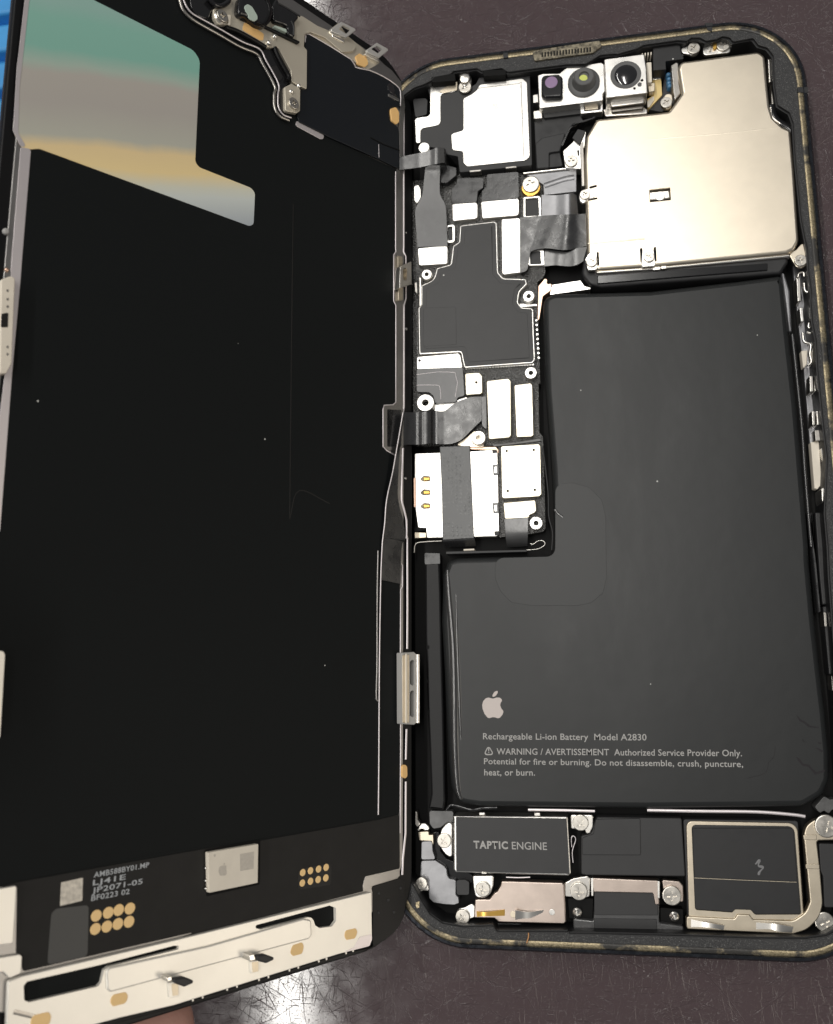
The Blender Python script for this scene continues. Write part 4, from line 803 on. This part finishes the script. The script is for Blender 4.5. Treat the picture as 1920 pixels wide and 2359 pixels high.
# sensor bar at the top of the display
sb = splate('sensor_bracket', dp, 'c6 500,110 690,10 760,-80 1620,200 1760,290 1960,420 2300,560 2250,640 2110,650 1900,470 1720,400 1645,420 1632,580 1672,622 1668,1112 1480,1020 1470,880 1310,590 1150,590 690,318 560,300 510,220', .1, .75, 'grey_plate', r=.3, bev=.1, label='beige metal sensor bracket')
splate('bracket_strip', dp, 'z2 1110,215 1180,160 1240,250 1300,300 1480,440 1440,470 1380,500 1300,440 1240,400 960,235 940,240 930,270 890,260 880,180 900,130', .02, .3, 'grey_plate', r=.3, bev=.05)
splate('corner_strip', dp, 'z2 1380,480 1470,430 1560,500 1640,600 1655,760 1640,920 1645,1200 1620,1210 1612,920 1625,640 1560,580 1400,500', .02, .25, 'tray_metal', r=.3, bev=.05)
dk = splate('cover_film', dp, 'z2 940,250 975,245 1265,420 1300,480 1400,500 1590,600 1620,650 1620,760 1560,760 1535,790 1545,860 1610,910 1612,1205 1480,1140 1130,985 900,870 885,830 910,640 955,630', .1, .42, 'screen_panel_blue', r=.4, bev=.06, label='dark blue-black film over the sensor flex')
wire('film_rim', dk, W3('z2 940,300 945,258 975,245 1265,420 1300,478 1400,500 1500,545 1590,605 1622,655 1622,755', .42, V), .13, 'bar_metal', flat=.7, sm=2)
wire('film_cut', dk, W3('z2 1408,982 1500,1030 1612,1072', .42, V), .14, 'cavity', sm=1); wire('film_cut', dk, W3('z2 1466,1030 1468,1125', .42, V), .05, 'bar_metal', sm=1)
for s, r, m in (('z2 1555,630', 10, 'lens_black'), ('z2 1580,690', 8, 'lens_black')): disc('window_dot', dk, s, r, .42, .5, m, .05, to=V)
join_prisms('pin_row', dk, [(circle(*V((400+(1543+i*12)*.32258, (680+i*6)*.32258), .5), .35, 6), .4, .55) for i in range(6)], 'tray_metal')
splate('ledge_strip', dp, 'z2 880,860 1078,962,.6 1070,992,.6 1050,992,.6 870,895', .1, .22, 'bar_metal', r=.4, bev=.04)
wire('gasket_rim', dp, W3('c6 45,-80 75,0 110,110 190,205 310,290 560,430 830,585 1035,672 1115,800 1262,1075 1255,1180 1262,1345 1330,1455 1440,1505', .5, V), .24, 'steel_dull', flat=1.1, label='silver-edged gasket rim')
wire('gasket_rim', dp, W3('c6 100,-60 130,10 170,90 240,170 380,250 600,372 860,520 1075,612 1160,760 1310,1040 1305,1180 1310,1330 1370,1430 1470,1470', .55, V), .15, 'bar_metal', flat=.9)
ch = splate('gasket_channel', dp, 'c6 640,330 800,380 1160,590 1250,560 1310,560 1325,620 1472,890 1472,990 1400,1080 1385,1200 1370,1420 1320,1330 1308,1180 1330,1050 1250,950 1085,600 880,530 600,395', .06, .30, 'black_gloss', r=.3, bev=.1)
wire('channel_wall', ch, W3('c6 650,340 800,392 1000,500 1150,590', .6, V), .4, 'screen_bezel'); wire('channel_wall', ch, W3('c6 1262,590 1300,690 1390,860 1440,950 1430,1010', .6, V), .42, 'screen_bezel')
splate('channel_step', ch, 'c6 1205,830 1290,810 1370,960 1330,1010', .3, .55, 'black_plastic', r=.2)
ring = splate('camera_seat', dp, 'c6 200,-60 430,-40 520,90 470,150 440,240 300,200 220,80', .06, .5, 'black_gloss', r=1.2, bev=.2)
wire('seat_rim', ring, W3('c6 440,-20 520,60 600,70 680,20 700,-40', 1.0, V), .4, 'black_gloss')
win = splate('sensor_window', dp, 'c6 830,-60 1180,-60 1240,60 1255,160 1220,270 1150,330 1050,300 920,200 840,180 810,130', .75, 2.0, 'black_gloss', r=1.4, bev=.5, label='black sensor window with a pale mint lens')
wire('window_rim', win, W3('c6 1120,-60 1180,40 1200,140 1170,240 1110,300 1030,270', 2.0, V), .22, 'screen_bezel')
splate('mint_lens', win, 'c6 882,75 930,44 985,80 1052,195 1052,240 1012,266 955,240 930,205 940,190 905,140', 2.0, 2.12, 'lens_mint', r=.6, bev=.05)
splate('window_side', win, 'c6 820,140 900,175 930,205 1580,510 1582,530 1555,540 1130,330 860,240 805,190', .75, 1.2, 'screen_bezel', r=.3, bev=.15)
arch = splate('sensor_arch', dp, 'c6 1300,-40 1320,30 1590,195 1520,275 1525,330 1515,470 1420,420 1440,330 1380,300 1250,260 1240,60', .75, 1.6, 'black_gloss', r=.5, bev=.3)
splate('arch_slot', arch, 'c6 1260,310 1410,360 1420,405 1270,335', 1.0, 1.65, 'lens_mint', r=.15, bev=.03)
wire('arch_rim', arch, W3('c6 1310,40 1420,100 1580,200', 1.6, V), .16, 'dark_module'); wire('arch_rim', arch, W3('c6 1470,260 1500,330 1500,440', 1.6, V), .16, 'dark_module')
splate('orange_patch', dp, 'c6 882,280 945,292 1130,420 1122,500 1078,500 860,372', .75, .78, 'orange_pad', r=.25, bev=0)
splate('bracket_ridge', sb, 'c6 680,180 718,178 716,310 682,305', .75, .95, 'chip_face', r=.1)
splate('foot_plate', dp, 'c6 1392,1085 1480,1040 1588,1110 1585,1380 1545,1412 1400,1385', .3, .95, 'grey_plate', r=.35, bev=.12)
for s, z, r in (('c6 600,205', .9, 1.0), ('c6 1492,1298', .95, 1.0)):
    o = screw(dp, s, z, r, V); p = Q(s)[0]; lathe('screw_post', dp, V(p, 1.0), [(r*1.12, 0), (r*1.12, .8), (r, .92)], 'steel')
for s in ('c6 1205,520', 'c6 1280,440', 'c6 1485,1132', 'c6 1580,1060'): disc('solder_blob', dp, s, 5, .5, 1.3, 'nickel_white', .35, to=V)
for i, (o_, h_) in enumerate((('z2 1128,205 1200,152 1312,208 1282,232 1235,268 1135,225', 'z2 1178,205 1212,178 1270,208 1232,240'), ('z2 1382,352 1455,302 1545,352 1515,375 1470,412 1385,372', 'z2 1410,348 1455,325 1495,350 1460,378'))):
    hk = splate('wire_hook', dp, o_, .9, 1.35, 'clear_film', r=.25, bev=.12, holes=[h_], hr=.12)
    splate('hook_foot', hk, ('z2 1122,205 1225,285 1218,302 1140,262', 'z2 1365,375 1470,420 1465,440 1375,395')[i], .2, .95, 'steel', r=.15, bev=.1)
# orange adhesive pads
for s, m in (('z2 1300,400 1330,378 1385,415 1392,455 1370,478 1320,460', 'orange_pad'), ('z2 1550,775 1590,762 1612,800 1612,870 1590,888 1560,860', 'orange_pad'), ('b5 275,1650 290,1635 310,1650 312,1720 298,1740 275,1728', 'orange_pad'),
             ('b2 850,925 920,902 932,930 922,985 855,1002 833,980', 'orange_pale'), ('b2 1228,820 1300,802 1316,825 1300,875 1235,888 1222,860', 'orange_pale'), ('b1 935,1420 1050,1395 1070,1430 1050,1490 940,1518 918,1480', 'orange_pale'), ('b1 280,1590 410,1560 428,1600 410,1680 250,1680 262,1620', 'orange_pale')):
    splate('orange_pad', dp, s, .1, .52 if m == 'orange_pad' else .72, m, r=.5, bev=.04)
# edge hooks on the right side
h1 = splate('edge_hook', dp, 'b7 385,165 465,130 468,295 380,325', .2, 1.6, 'steel', r=.1, bev=.08, holes=['b7 403,195 412,178 428,178 434,195 432,262 420,270 406,262'], hr=.3, label='small slotted steel hook on the display edge')
splate('hook_base', h1, 'b7 368,90 402,95 405,410 372,415', .05, .5, 'frame_gold', r=.15)
h2 = splate('edge_hook', dp, 'b5 272,828 360,822 378,840 378,1335 362,1350 275,1345', .2, 1.5, 'clear_film', r=.2, bev=.12, holes=['b5 330,890 348,878 365,890 365,1055 348,1068 330,1055', 'b5 330,1110 348,1098 365,1110 365,1285 348,1296 330,1285'], hr=.35, label='long steel hook with two slots on the display edge')
splate('hook_weld', h2, 'b5 275,845 325,840 325,1335 276,1335', 1.5, 1.62, 'frame_gold', r=.1)
wire('hook_lip', h2, W3('b5 385,840 386,1090 385,1335', 1.5, V), .35, 'steel', sm=1)
splate('hook_ridge', h2, 'b5 300,835 312,835 312,1340 300,1340', 1.62, 1.78, 'chip_face', r=.05)
# driver board along the bottom
brd = splate('driver_board', dp, 'b1 -60,540 140,480 1736,196 b2 600,180 1450,30 1615,-10 1618,375 1370,430 1352,540 0,885 b1 1736,870 195,1225 180,1085 140,1080 150,520', .06, .16, 'screen_board', r=.3, bev=.03, label='dark driver board with gold pads and a white chip')
chip = splate('driver_chip', brd, 'b2 248,262 606,200 602,478 255,550', .16, .9, 'chip_face', r=.12, bev=.05)
splate('chip_well', brd, 'b2 225,240 620,170 615,490 235,575', .16, .20, 'cavity', r=.2, bev=.01)
splate('code_square', brd, 'd2 475,245 640,215 635,418 478,445', .9, .915, 'chip_mark', r=.05, bev=0)
splate('chip_logo', brd, 'd2 272,382 318,372 312,420 320,470 305,498 240,500 222,450 230,395', .9, .915, 'chip_mark', r=.3, bev=0); splate('chip_logo', brd, 'd2 280,378 285,355 302,345 298,368', .9, .915, 'chip_mark', r=.1, bev=0)
disc('chip_dot', brd, 'd2 178,262', 3, .9, .915, 'chip_mark', 0, to=V)
for y in (410, 560, 655): disc('solder_blob', brd, 'd2 82,%d' % y, 3, .2, .6, 'nickel_white', .2, to=V)
splate('pad_block', brd, 'b2 890,400 910,375 1110,335 1130,350 1128,480 1110,498 910,528 890,515', .16, .20, 'screen_bezel', r=.3, bev=.02)
for s in ('925,405', '980,392', '1038,380', '1092,368', '922,480', '980,467', '1035,455', '1090,443'): disc('gold_pad', brd, 'b2 '+s, 8.3, .2, .26, 'orange_pale', .04, to=V, n=18)
for s in ('805,760', '905,735', '992,712', '1085,700', '798,870', '893,850', '985,828', '1078,810'): disc('gold_pad', brd, 'b1 '+s, 13.5, .16, .24, 'orange_pale', .04, to=V, n=18)
splate('label_patch', brd, 'd1 140,425 475,350 465,705 125,785', .16, .20, 'label_patch', r=.08, bev=.01)
for tx, x0, x1, yb in (('AMB588BY01.MP', 640, 1490, 350), ('LJ41E', 625, 1130, 470), ('JP2071-05', 612, 1390, 590), ('BF0223 02', 600, 1190, 708)):
    lettering('lettering', brd, tx, 'd1 %d,%d %d,%.0f %d,%d' % (x0, yb, x1, yb-.19*(x1-x0), x0+7, yb-84), .16, 'ink_blue', to=V, bold=.012)
splate('grey_patch', brd, 'b1 430,740 470,700 740,670 735,900 730,1100 395,1170 415,900', .16, .19, 'grey_patch', r=.5, bev=.01)
splate('side_plate', dp, 'b1 -60,545 138,508 110,990 -60,1010', .06, .5, 'cream_plate', r=.2)
splate('side_plate', dp, 'b1 -60,1120 165,1082 185,1100 175,1240 80,1280 30,1230 -60,1230', .06, .5, 'cream_plate', r=.25)
splate('corner_step', dp, 'b2 1370,432 1618,375 1616,432 1412,505 1355,545 1352,500', .06, .2, 'tray_metal', r=.15, bev=.03)
# cream shield along the bottom edge
cp = splate('cream_shield', dp, 'b2 0,890 1380,552 1415,545 1420,885,.6 1400,932,.8 1180,988 0,1355 b1 1000,1612 300,1800 50,1850 62,1500 70,1310 190,1262', .06, .66, 'cream_plate', r=.3, bev=.1, label='cream metal shield along the bottom of the display',
            holes=['b1 197,1345 225,1308 830,1170 1445,1010 1492,1008 1492,1040 905,1185 868,1215 845,1315 815,1350 240,1482 202,1465', 'b2 588,780 1115,640 1160,658 1162,750 1132,790 1042,802 1012,782 1000,745 985,728 960,724 620,812 586,802'])
splate('slot_floor', cp, 'b1 150,1300 1550,980 1550,1060 880,1250 860,1380 160,1500', .02, .10, 'screen_sheet', r=.2, bev=0); splate('slot_floor', cp, 'b2 560,770 1180,620 1180,780 1040,830 960,760 600,830', .02, .10, 'screen_sheet', r=.2, bev=0)
splate('raised_bar', cp, 'f 245,2240 252,2230 480,2180 700,2117 717,2120 719,2155 712,2164 480,2226 255,2287 247,2280', .66, .98, 'cream_plate', r=.4, bev=.2)
for a in ('b2 540,985 600,968 610,985 640,990 640,1010 575,1020', 'b1 1385,1275 1450,1240 1480,1262 1520,1270 1510,1300 1440,1320'):
    pass
for q, dx in (('b2', 0), ('b1', 0)):
    if q == 'b2': a, b_, c_, d_ = 'b2 540,995 575,985 590,1030 545,1040', 'b2 590,1000 660,990 720,1012 718,1030 665,1055 610,1040', 'b2 545,1040 610,1030 612,1110 550,1125', 'b2 560,1045 606,1040 606,1110 566,1118'
    else: a, b_, c_, d_ = 'b1 1385,1275 1430,1262 1440,1300 1395,1310', 'b1 1440,1290 1540,1272 1615,1300 1612,1325 1540,1355 1470,1330', 'b1 1400,1320 1490,1305 1490,1430 1410,1445', 'b1 1430,1330 1486,1320 1486,1420 1440,1430'
    po = splate('spring_post', cp, a, .66, 2.4, 'steel', r=.15, bev=.1)
    splate('post_foot', cp, c_, .66, .9, 'cream_plate', r=.1, bev=.05); splate('post_grid', cp, d_, .9, .93, 'frame_gold', r=.05, bev=0)
    splate('post_head', cp, b_, 1.9, 2.7, 'dark_module', r=.3, bev=.2)
splate('clear_overlap', cp, 'b2 1180,985 1290,940 1310,900 1330,865 1418,845 1418,885 1400,930', .66, .70, 'bar_metal', r=.3, bev=.01)
wire('shield_scuff', cp, W3('b1 115,1560 200,1580 300,1605', .66, V), .25, 'steel_dull', flat=.15)
# black corner of the bezel with its dots, and the clips along the lower bezel
cc = splate('corner_cover', dp, 'b2 1424,548 1415,505 1620,442 1652,470 1658,640 1645,720 1615,785 1570,840 1510,888 1450,925 1424,940', -.2, .1, 'screen_bezel', r=.4, bev=.06)
for s in ('1470,555', '1538,602', '1468,692', '1580,688', '1627,517'): disc('rivet', cc, 'b2 '+s, 3.6, .1, .25, 'dark_module', .1, to=V, n=12)
bz = splate('lower_bezel', dp, 'b2 1424,935 1180,990 0,1358 b1 1000,1614 300,1800 200,1830 200,1900 400,1830 1000,1648 1400,1545 1736,1452 b2 300,1281 800,1131 1200,1021 1330,982 1450,928', -.25, .35, 'screen_bezel', r=.1, bev=.12)
for x, y in ((1235, 978), (1285, 962), (1040, 1037), (1095, 1020), (830, 1102), (893, 1082), (612, 1170), (680, 1150), (385, 1240), (455, 1218), (140, 1316), (210, 1295)):
    splate('bezel_tooth', bz, 'b2 %d,%d %d,%d %d,%d %d,%d' % (x-6, y-10, x+6, y-13, x+5, y+10, x-5, y+12), .2, .42, 'cream_plate', r=.1, bev=.05)

# ------------------------------------------------------------------ the hand holding the display from behind
def hand():
    # joints in the display's own frame (mm): u to the right, v up, h towards the viewer
    J = {}; edges = []; rad = {}
    def add(k, u, v, h, r, frm=None):
        J[k] = Vector((u, v, h)); rad[k] = r
        if frm: edges.append((frm, k))
    add('wrist', -178, -74, -34, 26); add('arm', -240, -92, -48, 28, 'wrist'); add('palm', -140, -66, -26, 27, 'wrist'); add('kn', -112, -62, -21, 22, 'palm')
    for n, pts in {'index': [(-104, -30, -17, 10.6), (-80, -27, -13.5, 9.8), (-56, -26, -12.0, 8.8), (-37, -25, -10.4, 7.6)],
                   'middle': [(-101, -48, -17, 10.8), (-74, -46, -13.5, 9.8), (-48, -45, -12, 9.0), (-28, -44, -10.4, 7.8)],
                   'ring': [(-102, -67, -18, 10.2), (-76, -66, -13.5, 9.6), (-51, -65.5, -12, 8.8), (-31, -64, -10.2, 7.6)],
                   'little': [(-102, -85, -18, 9.6), (-76, -86.5, -13.5, 9.4), (-52, -87, -12, 9.2), (-34.5, -86.5, -11.5, 8.6)]}.items():
        prev = 'kn'
        for i, p in enumerate(pts): add(n+str(i), *p, prev); prev = n+str(i)
    add('th0', -136, -44, -4, 14, 'palm'); add('th1', -112, -34, 11, 11.5, 'th0'); add('th2', -92, -32, 13, 10.2, 'th1'); add('th3', -80, -33, 9.8, 8.4, 'th2')
    keys = list(J); idx = {k: i for i, k in enumerate(keys)}
    me = bpy.data.meshes.new('hand'); me.from_pydata([J[k]*MM for k in keys], [(idx[a], idx[b]) for a, b in edges], [])
    o = bpy.data.objects.new('hand', me); COL.objects.link(o)
    o.modifiers.new('skin', 'SKIN')
    for k, sv in zip(keys, me.skin_vertices[0].data): sv.radius = (rad[k]*MM, rad[k]*MM*.92)
    me.skin_vertices[0].data[0].use_root = True
    sd = o.modifiers.new('sub', 'SUBSURF'); sd.levels = sd.render_levels = 2
    o.matrix_world = dp.matrix_world
    bpy.context.view_layer.update()
    m2 = bpy.data.meshes.new_from_object(o.evaluated_get(bpy.context.evaluated_depsgraph_get()))
    mw = o.matrix_world.copy(); bpy.data.objects.remove(o); bpy.data.meshes.remove(me)
    m2.transform(mw); m2.name = 'hand'; m2.materials.clear(); m2.materials.append(MATS['skin'])
    m2.polygons.foreach_set('use_smooth', [True]*len(m2.polygons))
    h = bpy.data.objects.new('hand', m2); COL.objects.link(h)
    h['label'] = 'hand holding the lower edge of the lifted display from behind'; h['category'] = 'hand'
hand()

# ------------------------------------------------------------------ blue ribbed thing beyond the display's far edge
bx = thing('ribbed_tray', 'bright blue ribbed plastic tray beyond the far edge of the display', 'tray', (-150, 110, 0))
link('tray_base', prism_mesh('tray_base', rrect(-60, 62, -75, 75, 4), 0, 8, .8), 'blue_plastic', bx)
for i in range(17):
    y = -70+i*8.6
    link('tray_rib', prism_mesh('tray_rib', rrect(-58, 60, y, y+6.2, 1), 8, 11, .8), 'blue_plastic', bx)
# stray orange fibre on the lower rim
p = W3('z7 1062,1100 1062,1130 1052,1165 1048,1178', 7.05)
fb = link('stray_fibre', tube_mesh('stray_fibre', catmull(p, 4), .09), 'fibre', None); fb['label'] = 'short orange fibre lying across the lower rim of the phone'; fb['category'] = 'fibre'
bpy.context.view_layer.update()
